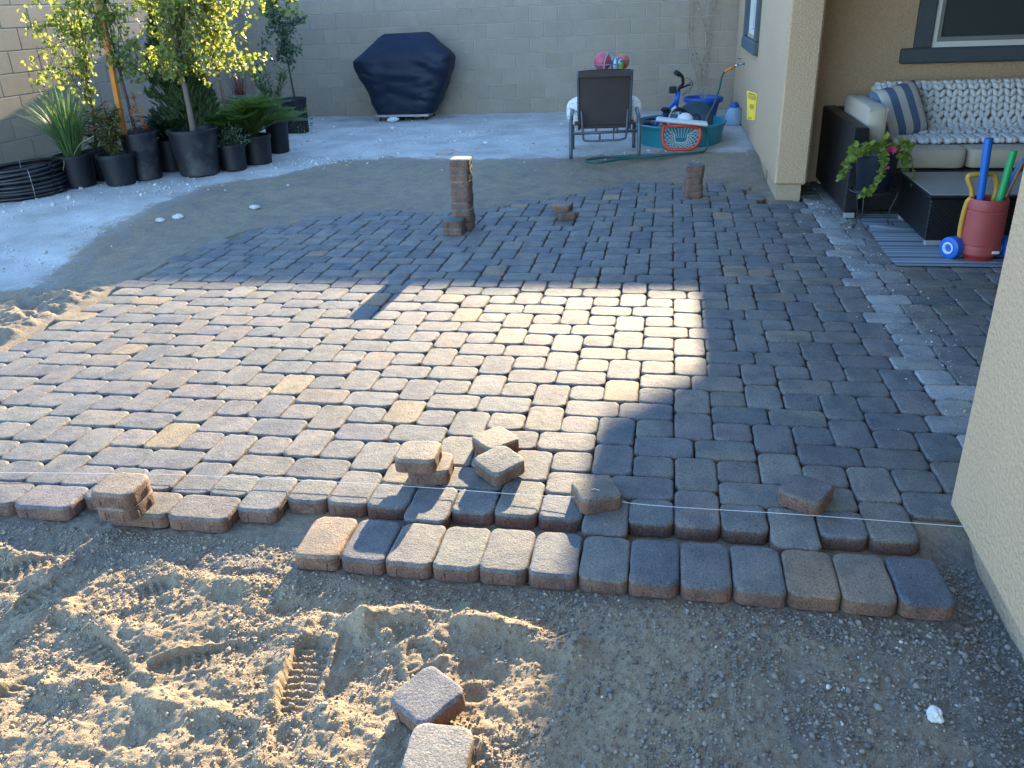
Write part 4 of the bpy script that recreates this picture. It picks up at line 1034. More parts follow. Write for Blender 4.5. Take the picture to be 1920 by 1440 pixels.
# ------------------------------------------------------------------ coil of pipe
PIPE = simple('black_pipe', (.004, .0045, .007), .42, .3, 6, dirt=.08)
t = thing('pipe_coil', 'coil of black irrigation pipe on the dust beside the flax pot', 'pipe coil', (-6.09, 2.42, GZc)); r = random.Random(40)
m = MB(); pts = []
loops = [(.30, .012), (.335, .013), (.36, .02), (.30, .036), (.335, .04), (.362, .046), (.30, .062), (.338, .066), (.36, .072), (.305, .09), (.335, .094), (.355, .098), (.31, .116), (.34, .12), (.352, .124), (.31, .14), (.335, .148), (.30, .165), (.33, .172), (.345, .15), (.318, .19), (.345, .178), (.33, .2)]
for (R0, z0) in loops:
    ph = r.uniform(0, 6)
    for k in range(48):
        a = 2 * PI * k / 48; pts.append(((R0 * 1.06 + .006 * math.sin(2 * a + ph)) * math.cos(a), (R0 * 1.03 + .006 * math.sin(3 * a + ph)) * math.sin(a), z0 * 1.28 + .008 * math.sin(a + ph) + .03 * z0 / .2 * math.cos(a - .5)))
m.tube(pts, .0150, 8); m.build('pipe', PIPE, t, True)
for a in (-.7, 2.2, 4.2):
    m = MB(); c = np.array([.348 * math.cos(a), .34 * math.sin(a), .13]); q = []
    for k in range(17):
        u = 2 * PI * k / 16; q.append(c + np.array([math.cos(a), math.sin(a), 0]) * .060 * math.cos(u) + np.array([0, 0, .145 * math.sin(u)]))
    m.tube(q, .003, 5); m.build('tie_wire', METAL, t, True)

# ------------------------------------------------------------------ recliner chair seen from behind
FRAME = simple('grey_steel_tube', (.075, .09, .11), .45, .15, 10, metal=.3, dirt=.12)
def sling_mat():
    m, nt, b = newmat('brown_sling'); tc = nd(nt, 'ShaderNodeTexCoord').outputs['Object']
    c = mix(nt, 'MIX', noise(nt, tc, 260, 2), (.030, .023, .023), (.068, .050, .045)); c = mix(nt, 'MULTIPLY', .6, c, ramp(nt, noise(nt, tc, 5, 4), .3, .7, (.7, .7, .7), (1.2, 1.2, 1.2)))
    nt.links.new(c, b.inputs['Base Color']); b.inputs['Roughness'].default_value = .8; return m
SLING = sling_mat()
t = thing('recliner_chair', 'brown sling patio recliner with grey tube frame, seen from behind', 'chair', (-.725, 4.42, .095), .10)
m = MB(); nU, nV = 12, 16; v = []
BK = lambda u, vv: ((u - .5) * .535 * (1 - .03 * (1 - vv)), -.20 + .16 * (1 - vv) + .02 * math.sin(PI * vv) - .025 * math.sin(PI * u), .26 + .575 * vv)
for j in range(nV + 1):
    for i in range(nU + 1):
        x_, y_, z_ = BK(i / nU, j / nV); v.append((x_, y_ * .72 - .03, z_ + .012 * math.sin(PI * i / nU) * (j == nV)))
ff = [(j * (nU + 1) + i, j * (nU + 1) + i + 1, (j + 1) * (nU + 1) + i + 1, (j + 1) * (nU + 1) + i) for j in range(nV) for i in range(nU)]
m.add(v, ff); m.add(np.array(v) + np.array([0, .006, 0]), [q[::-1] for q in ff]); m.build('backrest_sling', SLING, t, True)
m = MB(); y_t = BK(.5, 1)[1] * .72 - .03; m.tube([(-.27, y_t - .004, .80), (.27, y_t - .004, .812)], .006, 6); m.box((-.262, y_t - .014, .775), (.262, y_t + .0, .83)); m.build('top_hem', SLING, t)
for s_ in (-1, 1):
    m = MB(); m.tube([(s_ * .27 * (1 - .03 * (1 - q)), BK(.5, q)[1] * .72 - .015, .25 + .585 * q) for q in np.linspace(0, 1, 9)], .013, 8); m.build('back_tube', FRAME, t, True)
for s_ in (-1, 1):
    m = MB(); m.tube(curve([(s_ * .345, -.33, 0), (s_ * .345, -.30, .28), (s_ * .340, -.22, .385), (s_ * .335, -.05, .43), (s_ * .335, .18, .43), (s_ * .335, .27, .38), (s_ * .33, .30, .25), (s_ * .33, .31, 0)], 6), .019, 9); m.build('leg', FRAME, t, True)
m = MB(); m.tube([(-.34, -.23, .235), (.34, -.23, .25)], .014, 8); m.build('stretcher', FRAME, t, True)
m = MB(); m.tube(curve([(-.235, -.17, .45), (-.22, -.22, .22), (-.19, -.25, .165), (0, -.26, .165), (.19, -.25, .175), (.22, -.22, .23), (.235, -.17, .46)], 6), .0115, 8); m.tube([(-.05, -.24, .17), (-.05, -.23, .24)], .012, 6); m.tube([(.09, -.24, .17), (.09, -.23, .245)], .009, 6); m.build('recline_bar', FRAME, t, True)
m = MB(); m.box((-.31, -.10, .30), (.31, .40, .325), ch=.008); m.build('seat', SLING, t)
def speck_mat():
    m, nt, b = newmat('speckled_fabric'); tc = nd(nt, 'ShaderNodeTexCoord').outputs['Object']
    v = nd(nt, 'ShaderNodeTexVoronoi'); v.inputs['Scale'].default_value = 38; nt.links.new(tc, v.inputs['Vector'])
    nt.links.new(ramp(nt, v.outputs['Distance'], .20, .26, (.06, .08, .10), (.70, .69, .66)), b.inputs['Base Color']); b.inputs['Roughness'].default_value = .9; return m
m = MB(); m.ell((0, .12, .415), (.395, .11, .165), 24, 14, pw=.62); m.ell((0, .27, .40), (.335, .22, .075), 20, 10, pw=.6)
c_ = m.build('chair_cushion', speck_mat(), None, True); c_.location = (-.725, 4.42, .095); c_.rotation_euler = (0, 0, .10); tag(c_, 'white cushion with dark specks on the recliner', 'cushion')

# wire ball rack behind the chair
RACK = simple('grey_wire', (.22, .22, .24), .4, .1, metal=.5)
t = thing('ball_rack', 'grey wire ball rack standing behind the recliner', 'rack', (-.80, 5.90, .095)); m = MB()
for s_ in (-1, 1):
    for q in (-1, 1): m.tube(curve([(s_ * .13, q * .10, 0), (s_ * .12, q * .10, .5), (s_ * .145, q * .125, .78)], 4), .008, 6)
for z_, w_ in ((.70, .13), (.78, .145)): m.tube([(-w_, -.125, z_), (w_, -.125, z_), (w_, .125, z_), (-w_, .125, z_), (-w_, -.125, z_)], .006, 6)
for k in range(6): m.tube([(-.12 + .048 * k, -.12, .70), (-.12 + .048 * k, .12, .70)], .004, 5)
for q in (-.04, .05): m.tube([(q, -.125, .70), (q, -.125, .78)], .004, 5)
m.build('frame', RACK, t, True)
m = MB(); m.tube(curve([(-.03, -.13, .70), (-.01, -.13, .85), (.05, -.13, .925), (.11, -.13, .86), (.125, -.13, .70)], 6), .010, 7); m.build('handle', RACK, t, True)
def ball(loc, r_, mat, label, seams=0):
    m = MB(); m.ell((0, 0, 0), (r_, r_, r_), 24, 16); o = m.build('ball', mat, None, True); o.location = loc; return tag(o, label, 'ball')
ball((-.855, 5.905, .905), .103, simple('pink_rubber', (.50, .08, .13), .45), 'pink play ball in the wire rack')
def ball2():
    m, nt, b = newmat('blue_white_ball'); tc = nd(nt, 'ShaderNodeTexCoord').outputs['Object']; w_ = nd(nt, 'ShaderNodeTexWave'); w_.inputs['Scale'].default_value = 5; w_.inputs['Distortion'].default_value = 6; nt.links.new(tc, w_.inputs['Vector'])
    nt.links.new(ramp(nt, w_.outputs['Fac'], .45, .55, (.62, .68, .72), (.03, .20, .36)), b.inputs['Base Color']); b.inputs['Roughness'].default_value = .4; return m
ball((-.700, 5.97, .875), .075, ball2(), 'blue and white ball in the wire rack')
ball((-.635, 6.09, .885), .085, simple('orange_rubber', (.55, .14, .08), .55), 'orange ball behind the green cup')
t = thing('stool', 'small stool carrying the green cup and orange ball behind the recliner', 'stool', (-.63, 6.06, .095)); m = MB(); m.box((-.10, -.16, .675), (.10, .13, .70), ch=.006); m.build('seat', BLACKP, t)
for s_ in (-1, 1):
    for q in (-.13, .10): m = MB(); m.tube([(s_ * .085, q, 0), (s_ * .075, q, .676)], .011, 7); m.build('leg', FRAME, t, True)
t = thing('cup', 'green plastic cup with a blue rim on the stool', 'cup', (-.655, 5.975, .795)); m = MB(); m.lathe([(.045, 0), (.052, .10), (.049, .10), (.042, .006)], seg=18); m.build('body', simple('green_plastic', (.20, .42, .03), .4), t, True, 40); m = MB(); m.ring((0, 0, .108), .052, .008, 18, 6); m.build('rim', simple('blue_plastic_rim', (.02, .16, .42), .4), t, True)
t = None

# ------------------------------------------------------------------ paddling pool and the toys in it
TEAL = simple('teal_plastic', (.012, .20, .27), .42, .12, 5, dirt=.06); PGZ = .09
t = thing('paddling_pool', 'round teal plastic paddling pool full of toys', 'pool', (.06, 5.20, PGZ)); m = MB()
m.lathe([(.0, .012), (.44, .012), (.475, .20), (.495, .225), (.512, .215), (.505, .19), (.49, .18), (.46, .0), (.0, 0)], (0, 0, 0), 48, ax=(1.0, 1.12)); m.build('shell', TEAL, t, True, 40)
BLU = simple('blue_plastic', (.012, .07, .30), .42, .15, 6, dirt=.05)
t = thing('planter', 'large blue plastic planter with dead twigs against the rear wall', 'planter', (.37, 6.86, PGZ)); m = MB()
m.lathe([(.15, 0), (.155, .01), (.205, .225), (.245, .235), (.255, .27), (.245, .295), (.22, .29), (.205, .245), (.0, .235)], seg=36); m.build('pot', BLU, t, True, 40)
m = MB(); r = random.Random(44)
for k in range(9): m.tube(curve([(r.gauss(0, .03), r.gauss(0, .03), .22), (r.gauss(0, .05), r.gauss(0, .04), .33), (r.gauss(0, .08), r.gauss(0, .05), .42)], 3), .0025, 4)
m.build('twigs', simple('pale_twig', (.42, .38, .33), .9), t)
# bicycle lying in the pool
BB = simple('blue_paint', (.01, .12, .52), .25, .1); BWt = simple('white_paint', (.65, .66, .68), .35); TYRE = simple('tyre', (.015, .016, .018), .75); CHROME = simple('chrome', (.6, .6, .62), .25, .05, metal=.9)
t = thing('bicycle', 'small blue and white child bicycle lying in the paddling pool', 'bicycle', (-.02, 5.42, PGZ))
def wheel(name, c, R_, M3):
    e = thing(name, None, None); e.parent = t; m = MB(); m.ring(c, R_, .024, 32, 8, M3=M3); m.build('tyre', TYRE, e, True)
    m = MB(); m.ring(c, R_ - .028, .008, 32, 6, M3=M3)
    for k in range(10):
        a = PI * k / 10; d = np.array(M3) @ np.array([math.cos(a), math.sin(a), 0]) * (R_ - .03); m.tube([np.array(c) - d, np.array(c) + d], .0015, 4)
    m.build('rim', CHROME, e, True)
wheel('wheel', (-.20, -.12, .135), .14, rotx(.55) @ roty(.12)); wheel('wheel', (.06, .02, .17), .15, rotx(1.2) @ roty(.35))
m = MB(); m.tube([(.03, .08, .33), (.055, .08, .50)], .030, 10); m.tube([(.03, .08, .36), (-.16, -.05, .20), (-.20, -.10, .15)], .014, 8); m.tube([(.03, .08, .40), (-.10, .02, .28)], .012, 8); m.build('frame', BB, t, True)
m = MB(); m.tube(curve([(.035, .06, .335), (-.035, .02, .27), (-.055, -.02, .12)], 5), .019, 8); m.tube(curve([(.05, .10, .335), (.07, .06, .25), (.06, .02, .16)], 5), .012, 8); m.build('fork', BWt, t, True)
m = MB(); m.tube(curve([(.055, .08, .485), (.065, .08, .54), (.10, .06, .58), (.09, .02, .66), (.03, -.02, .71)], 5), .018, 8); m.tube(curve([(.065, .08, .53), (.13, .10, .55), (.19, .10, .57)], 4), .010, 7); m.build('handlebar', TYRE, t, True)
m = MB(); m.tube([(.06, .0, .685), (.01, -.03, .72)], .027, 9); m.build('grip', TYRE, t, True)
m = MB(); m.box((-.05, .02, .485), (.035, .09, .56), ch=.012); m.build('number_pad', TYRE, t)
m = MB(); m.tube(curve([(.12, .06, .56), (.20, .02, .60), (.18, .02, .50), (.09, .04, .46)], 6), .003, 5); m.tube(curve([(.08, .04, .62), (.16, .0, .64), (.21, .01, .57), (.10, .05, .47)], 6), .003, 5); m.build('brake_cable', TYRE, t, True)
m = MB(); m.ell((-.085, .0, .315), (.05, .035, .03), 12, 8); m.tube([(-.09, 0, .30), (-.12, -.02, .22)], .010, 7); m.build('saddle', TYRE, t, True)
DISC = simple('dark_teal_disc', (.02, .05, .065), .5, .15, dirt=.08)
t = thing('saucer_sled', 'dark round saucer leaning inside the paddling pool', 'sled', (.24, 5.52, PGZ)); m = MB(); m.lathe([(.0, .012), (.04, .014), (.045, .026), (.06, .012), (.17, .02), (.205, .0), (.21, -.02), (.20, -.02), (.17, .008), (.0, .0)], (0, 0, .195), 40, M3=rotx(1.12)); m.build('dish', DISC, t, True, 40)
r = random.Random(46)
for k, (x_, y_, col, lab) in enumerate([(-.24, 4.98, (.02, .12, .24), 'blue plastic toy tub in the paddling pool near the chair'), (-.14, 5.05, (.30, .13, .06), 'copper brown toy block in the paddling pool'), (-.30, 5.20, (.02, .04, .06), 'dark curved toy ring in the paddling pool'), (-.05, 4.98, (.02, .02, .025), 'black toy box in the paddling pool')]):
    m = MB()
    if k == 2: m.ring((0, 0, .10), .085, .022, 24, 8, M3=rotx(1.3))
    elif k == 0: m.lathe([(.05, 0), (.065, .13), (.058, .13), (.045, .01)], seg=16)
    else: m.box((-.05, -.04, 0), (.05, .04, .13 + .05 * (k == 1)), ch=.012, R=roty(.3))
    o = m.build('toy', simple('toy%d' % k, col, .5), None, k in (0, 2), 40); o.location = (x_, y_, PGZ + .02); tag(o, lab, 'toy')
# toy basketball hoop hung over the pool rim
ORG = simple('orange_red_plastic', (.60, .055, .02), .42, .08); BRD = simple('white_board', (.58, .58, .56), .55, .08)
t = thing('toy_hoop', 'toy basketball hoop with white backboard and red rim leaning on the pool', 'toy hoop', (.075, 4.56, PGZ)); m = MB()
Mb = roty(.11); m.box((-.27, -.04, .270), (.27, .16, .300), ch=.012, R=Mb, c=(.0, .07, .285)); m.build('backboard', BRD, t)
rp = [(-.185, .02, .245), (-.195, .0, .15), (-.17, -.02, .06), (-.10, -.04, .018), (.0, -.05, .016), (.10, -.04, .018), (.165, -.02, .06), (.195, .0, .15), (.185, .02, .225)]
m = MB(); Q = curve(rp, 6); m.tube(Q, .017, 9); m.tube([(-.185, .02, .245), (.0, .02, .25), (.185, .02, .225)], .016, 8); m.build('rim', ORG, t, True)
m = MB(); nq = len(Q); cen = np.array([0, .03, .12])
def hoop_pt(u, s_): q = Q[min(nq - 1, max(0, int(round(u * (nq - 1)))))]; return cen * (1 - s_) + q * s_ + np.array([0, .05 * (1 - s_), -.012 * (1 - s_)])
for k in range(15):
    for dlt in (-1, 1):
        lv = [1.0, .82, .64, .48, .34]; m.tube([hoop_pt((k + dlt * i_ * .75) / 14, lv[i_]) for i_ in range(5)], .0021, 4)
for k in range(9): x_ = -.15 + .0375 * k; m.tube([(x_, .02, .238 - .02 * (k - 4) / 8), (x_ * .55, .05, .12)], .0021, 4)
m.tube([hoop_pt(k / 20, .34) for k in range(21)], .0026, 4)
m.build('net', simple('net_cord', (.66, .65, .60), .9), t)
m = MB(); m.ell((0, 0, 0), (.085, .08, .07), 20, 12); o = m.build('ball', simple('white_rubber', (.6, .62, .66), .5), None, True); o.location = (.11, 4.77, PGZ + .285); tag(o, 'white ball resting behind the toy hoop backboard', 'ball')
# water jug
t = thing('water_jug', 'clear water jug with a blue cap beside the stucco wing', 'jug', (.735, 6.42, PGZ)); m = MB(); m.lathe([(.0, 0), (.115, .004), (.12, .03), (.112, .10), (.10, .16), (.055, .215), (.03, .23), (.0, .23)], seg=24); mj, nt, b = newmat('jug_plastic'); b.inputs['Base Color'].default_value = (.45, .62, .78, 1); b.inputs['Roughness'].default_value = .25; b.inputs['Transmission Weight'].default_value = .45; m.build('body', mj, t, True)
m = MB(); m.lathe([(.0, .20), (.06, .205), (.058, .235), (.03, .27), (.0, .275)], seg=18); m.build('cap', BLU, t, True, 40)
# tap and hose
t = thing('hose_tap', 'brass garden tap with an orange hose connector on the wing wall', 'tap', (WX, 6.45, .80)); m = MB(); m.tube([(.01, 0, 0), (-.07, 0, -.005)], .014, 8); m.tube([(-.05, 0, -.005), (-.075, 0, .05)], .008, 6); m.tube([(-.115, -.02, .06), (-.04, .02, .055)], .006, 6); m.build('body', METAL, t, True); m = MB(); m.tube([(-.07, 0, -.005), (-.12, 0, -.03)], .016, 8); m.build('spout', CHROME, t, True)
m = MB(); m.tube([(-.115, 0, -.028), (-.235, 0, -.088)], [.022, .018], 10); m.build('connector', simple('orange_plastic', (.62, .22, .04), .45), t, True)
HOSE = simple('green_hose', (.012, .095, .085), .5, .2, 20)
m = MB(); m.tube(curve([(WX - .235, 6.45, .712), (.55, 6.35, .64), (.52, 6.2, .52), (.45, 5.80, .40), (.36, 5.2, .345), (.33, 4.80, .30), (.345, 4.52, .18), (.32, 4.40, .112), (.20, 4.30, .107), (-.02, 4.20, .107), (-.20, 4.08, .107), (-.46, 4.00, .107), (-.70, 3.80, .106), (-.84, 3.83, .106), (-.86, 3.93, .106), (-.72, 4.06, .107), (-.50, 4.10, .107), (-.20, 4.15, .107), (.05, 4.25, .107)], 8), .0125, 8)
tag(m.build('garden_hose', HOSE, None, True), 'green garden hose running from the tap and looped on the dust', 'hose')

# ------------------------------------------------------------------ patio furniture
def wicker_mat():
    m, nt, b = newmat('dark_wicker'); tc = nd(nt, 'ShaderNodeTexCoord').outputs['Object']
    w1 = nd(nt, 'ShaderNodeTexWave', bands_direction='Z'); w1.inputs['Scale'].default_value = 34; w1.inputs['Distortion'].default_value = 1.2; nt.links.new(tc, w1.inputs['Vector'])
    w2 = nd(nt, 'ShaderNodeTexWave', bands_direction='DIAGONAL'); w2.inputs['Scale'].default_value = 26; w2.inputs['Distortion'].default_value = .6; nt.links.new(tc, w2.inputs['Vector'])
    mm = nd(nt, 'ShaderNodeMath', operation='MULTIPLY'); nt.links.new(w1.outputs['Fac'], mm.inputs[0]); nt.links.new(w2.outputs['Fac'], mm.inputs[1])
    nt.links.new(mix(nt, 'MIX', mm.outputs[0], (.003, .003, .004), (.022, .020, .021)), b.inputs['Base Color']); b.inputs['Roughness'].default_value = .45
    bump(nt, b, mm.outputs[0], .8, .006); return m
WICK = wicker_mat()
TAN = simple('tan_canvas', (.50, .42, .31), .9, .08, 6, .25, 300, sheen=.2)
ALU = simple('aluminium_foot', (.62, .62, .62), .35, .1, metal=.7)
def cushion(m, lo, hi, p=.34, seg=32, rings=16, puff=0.0):
    lo = np.array(lo, float); hi = np.array(hi, float); c = (lo + hi) / 2; h = (hi - lo) / 2
    m.ell(c, h, seg, rings, pw=p); v = m.v[-1]; d = (v - c) / h
    v += .006 * fbm(v[:, 0] * 9, v[:, 1] * 9 + v[:, 2] * 7, 15, 2)[:, None] * d
    return m
t = thing('sofa', 'dark wicker patio sofa with tan cushions against the patio wall', 'sofa', (0, 0, 0))
m = MB(); m.box((1.255, 1.93, .045), (1.365, 3.30, .665), ch=.012); m.build('arm', WICK, t)
m = MB(); m.box((1.366, 2.02, .05), (3.55, 3.28, .335), ch=.01); m.build('base', WICK, t)
m = MB(); m.box((1.366, 3.17, .336), (3.55, 3.29, .66), ch=.01); m.build('back_panel', WICK, t)
m = MB(); m.box((3.551, 1.93, .045), (3.66, 3.30, .665), ch=.012); m.build('arm', WICK, t)
for x_, y_ in ((1.27, 1.945), (1.27, 3.22), (3.58, 1.945), (3.58, 3.22)): m = MB(); m.box((x_, y_, 0.003), (x_ + .075, y_ + .06, .046), ch=.004); m.build('foot', ALU, t)
xs = [1.40, 2.115, 2.83, 3.54]
for i in range(3): m = MB(); cushion(m, (xs[i], 2.08, .337), (xs[i + 1] - .004, 2.98, .482), .17); m.build('seat_cushion', TAN, t, True)
for i in range(3): m = MB(); cushion(m, (xs[i] + .15 * (i == 0), 2.93, .47), (xs[i + 1] - .01, 3.16, .80), .34); m.build('back_cushion', TAN, t, True)
m = MB(); cushion(m, (1.375, 2.10, .47), (1.515, 3.05, .785), .2); m.build('arm_cushion', TAN, t, True)
m = MB()
for x_ in (1.375 + .012, 1.515 - .006):
    P = [(x_, 2.115, .50), (x_, 2.112, .745), (x_, 2.14, .768), (x_, 3.0, .770)]; m.tube(curve(P, 4), .0035, 5)
m.build('piping', TAN, t)
# pillow
def stripe_mat():
    m, nt, b = newmat('striped_fabric'); tc = nd(nt, 'ShaderNodeTexCoord').outputs['Object']; sp = nd(nt, 'ShaderNodeSeparateXYZ'); nt.links.new(tc, sp.inputs[0])
    mu = nd(nt, 'ShaderNodeMath', operation='MULTIPLY_ADD'); nt.links.new(sp.outputs[0], mu.inputs[0]); mu.inputs[1].default_value = 7.2; mu.inputs[2].default_value = .28
    fr = nd(nt, 'ShaderNodeMath', operation='FRACT'); nt.links.new(mu.outputs[0], fr.inputs[0])
    gt = nd(nt, 'ShaderNodeMath', operation='GREATER_THAN'); nt.links.new(fr.outputs[0], gt.inputs[0]); gt.inputs[1].default_value = .5
    nt.links.new(mix(nt, 'MIX', gt.outputs[0], (.55, .53, .49), (.10, .16, .25)), b.inputs['Base Color']); b.inputs['Roughness'].default_value = .9; bump(nt, b, noise(nt, tc, 300, 2), .2); return m
m = MB(); N_ = 18; v = []; f = []
for sgn in (1, -1):
    b0 = len(v)
    for j in range(N_ + 1):
        for i in range(N_ + 1):
            a_, b_ = 2 * i / N_ - 1, 2 * j / N_ - 1
            th = .085 * ((1 - a_ ** 4) * (1 - b_ ** 4)) ** .5; pin = 1 - .07 * (1 - abs(a_)) * abs(b_) - 0
            v.append((a_ * .215 * (1 - .06 * (1 - b_ * b_) * 0 - .05 * b_ * b_ * (1 - abs(a_))), sgn * th, b_ * .215 * (1 - .05 * a_ * a_ * (1 - abs(b_)))))
    for j in range(N_):
        for i in range(N_):
            q = (b0 + j * (N_ + 1) + i, b0 + j * (N_ + 1) + i + 1, b0 + (j + 1) * (N_ + 1) + i + 1, b0 + (j + 1) * (N_ + 1) + i); f.append(q if sgn < 0 else q[::-1])
m.add(v, f); o = m.build('throw_pillow', stripe_mat(), None, True); o.location = (1.735, 2.70, .67); o.rotation_euler = (-.42, -.16, .50); tag(o, 'blue and white striped pillow leaning in the sofa corner', 'pillow')
# chunky knit throw
YARN = simple('white_yarn', (.66, .655, .64), .95, .08, 40, .4, 200, sheen=.3)
path = curve([(3.19, .70), (3.13, .815), (3.04, .838), (2.955, .79), (2.915, .66), (2.885, .545), (2.82, .500), (2.66, .497), (2.45, .497), (2.27, .492)], 20); path = np.array(path)
seg_ = np.concatenate([[0], np.cumsum(np.linalg.norm(np.diff(path, axis=0), axis=1))]); tot = seg_[-1]
m = MB(); r = random.Random(55); nrow = int(tot / .052); ncol = 22
for j in range(nrow):
    s_ = (j + .5) / nrow * tot; yy = np.interp(s_, seg_, path[:, 0]); zz = np.interp(s_, seg_, path[:, 1]); y2 = np.interp(s_ + .01, seg_, path[:, 0]); z2 = np.interp(s_ + .01, seg_, path[:, 1])
    tg = np.array([0, y2 - yy, z2 - zz]); tg /= np.linalg.norm(tg) + 1e-9; ex = np.array([1.0, 0, 0]); nm = np.cross(ex, tg); nm = nm if nm[2] > 0 or nm[1] < 0 else -nm
    for k in range(ncol):
        xc = 1.64 + .088 * k + r.gauss(0, .004) + .03 * (zz < .6)
        for sg in (-1, 1):
            d = tg * .9 + ex * sg * .55 * (-1); d /= np.linalg.norm(d); s3 = np.cross(nm, d); M3 = np.stack([d, s3, nm], 1)
            m.ell(np.array([xc + sg * .021, yy, zz]) + nm * (.016 + .004 * r.random()), (.041, .0215, .0225), 9, 6, M3=M3)
tag(m.build('knit_throw', YARN, None, True), 'chunky white knitted throw spread over the sofa', 'blanket')
# coffee table
t = thing('coffee_table', 'low dark wicker coffee table with a grey glass top', 'table', (0, 0, 0))
m = MB(); m.box((1.635, 1.175, .04), (2.75, 1.93, .318), ch=.008); m.build('base', WICK, t)
m = MB(); m.box((1.62, 1.16, .318), (2.765, 1.945, .338), ch=.006); m.build('rim', WICK, t)
mg, nt, b = newmat('frosted_glass'); b.inputs['Base Color'].default_value = (.26, .27, .27, 1); b.inputs['Roughness'].default_value = .28
m = MB(); m.box((1.632, 1.172, .339), (2.753, 1.933, .348), ch=.002); m.build('top', mg, t)
for x_, y_ in ((1.645, 1.18), (2.64, 1.18), (1.645, 1.88), (2.64, 1.88)): m = MB(); m.box((x_, y_, .006), (x_ + .10, y_ + .045, .041), ch=.003); m.build('foot', ALU, t)
# rug
def rug_mat():
    m, nt, b = newmat('striped_rug'); tc = nd(nt, 'ShaderNodeTexCoord').outputs['Object']; sp = nd(nt, 'ShaderNodeSeparateXYZ'); nt.links.new(tc, sp.inputs[0])
    cb = nd(nt, 'ShaderNodeCombineXYZ'); nt.links.new(sp.outputs[1], cb.inputs[1])
    s1 = ramp(nt, noise(nt, cb.outputs[0], 13, 2, .8), .44, .50); s2 = ramp(nt, noise(nt, cb.outputs[0], 31, 1), .52, .56)
    c = mix(nt, 'MIX', s1, (.055, .095, .15), (.24, .29, .33)); c = mix(nt, 'MIX', s2, c, (.44, .47, .49))
    c = mix(nt, 'MIX', ramp(nt, noise(nt, tc, 22, 5, .7), .60, .75), c, (.34, .35, .35)); nt.links.new(c, b.inputs['Base Color']); b.inputs['Roughness'].default_value = .95; bump(nt, b, noise(nt, tc, 400, 2), .5); return m
m = MB(); v = []; NXr, NYr = 60, 44
for j in range(NYr + 1):
    for i in range(NXr + 1):
        x_ = 1.365 + 2.2 * i / NXr; y_ = .70 + 1.36 * j / NYr; wr = math.exp(-((y_ - 1.62 - .25 * (x_ - 1.4)) / .045) ** 2) * math.exp(-((x_ - 1.42) / .14) ** 2) * .030
        v.append((x_ + .012 * math.sin(y_ * 5), y_, .0065 + wr + .0015 * float(vnoise(np.array(x_ * 8), np.array(y_ * 8), 3))))
m.add(v, [(j * (NXr + 1) + i, j * (NXr + 1) + i + 1, (j + 1) * (NXr + 1) + i + 1, (j + 1) * (NXr + 1) + i) for j in range(NYr) for i in range(NXr)])
tag(m.build('rug', rug_mat(), None, True), 'dusty blue striped outdoor rug under the coffee table', 'rug')
# plant stand, pot, trailing plant
WIRE = simple('dark_wire', (.045, .05, .055), .4, .2, metal=.5); SX, SY = 1.395, 1.715
t = thing('plant_stand', 'dark wire plant stand beside the sofa arm', 'plant stand', (SX, SY, 0)); m = MB(); m.ring((0, 0, .262), .155, .005, 32, 6); m.ring((0, 0, .262), .12, .004, 28, 6); m.build('ring', WIRE, t, True)
for k in range(3):
    a = PI * 1.22 + k * 2 * PI / 3; d = np.array([math.cos(a), math.sin(a), 0]); m = MB(); m.tube(curve([d * .155 + np.array([0, 0, .262]), d * .165 + np.array([0, 0, .235]), d * .135 + np.array([0, 0, .14]), d * .13 + np.array([0, 0, .045]), d * .155 + np.array([0, 0, .012]), d * .165 + np.array([0, 0, .03]), d * .15 + np.array([0, 0, .04])], 6), .005, 6); m.build('leg', WIRE, t, True)
m = MB()
for k in range(4): a = PI * k / 4; m.tube([(math.cos(a) * .155, math.sin(a) * .155, .262), (-math.cos(a) * .155, -math.sin(a) * .155, .262)], .003, 5)
m.build('cross_wires', WIRE, t)
t = thing('potted_plant', 'dark pot of trailing green succulent with a pink flower on the wire stand', 'potted plant', (SX, SY, .267)); m = MB(); m.lathe([(.105, 0), (.112, .008), (.145, .25), (.155, .255), (.157, .285), (.148, .285), (.138, .25), (.12, .24)], seg=32); m.build('pot', simple('dark_blue_pot', (.010, .018, .03), .4), t, True, 35)
m = MB(); m.lathe([(0, .25), (.138, .248), (0, .24)], seg=18); m.build('soil', SOIL, t)
L = Leaves(); r = random.Random(66); m = MB()
runs = [[(-.08, -.10, .27), (-.17, -.14, .27), (-.23, -.15, .20), (-.25, -.15, .10)], [(-.02, -.13, .28), (.0, -.17, .26), (.0, -.165, .14), (-.04, -.16, .04), (-.10, -.15, -.01)], [(.10, -.10, .28), (.15, -.12, .25), (.15, -.12, .18)], [(-.1, -.02, .28), (-.16, -.06, .31), (-.21, -.10, .26)], [(.08, 0, .28), (.15, -.03, .33), (.19, -.05, .30)], [(.1, .03, .28), (.2, -.03, .25), (.235, -.06, .12), (.25, -.05, .02)], [(0, 0, .26), (.03, -.02, .36)], [(-.05, -.05, .28), (-.09, -.09, .32), (-.12, -.12, .29)]]
for q_, P in enumerate(runs):
    Q = curve(P, 8); m.tube(Q, .0035, 5)
    for k in range(len(Q)):
        for j in range(3 if q_ != 5 else 1):
            d = rvec(r); d[1] -= .3; sz = r.uniform(.032, .052) * (.55 if q_ == 5 else 1); L.leaf(Q[k] + rvec(r) * .008, d + np.array([0, 0, .2]), (0, -.6, .8), sz, sz * .8, r.random(), .12, .1)
for k in range(40):
    d = rvec(r); d[2] = abs(d[2]) * .5; L.leaf(np.array([0, 0, .27]) + d * np.array([.13, .13, .06]), d + rvec(r) * .4, (0, 0, 1), .055, .048, r.random(), .12, .1)
m.build('stems', simple('green_stem', (.16, .20, .06), .6), t, True); L.build('foliage', LF_YG, t)
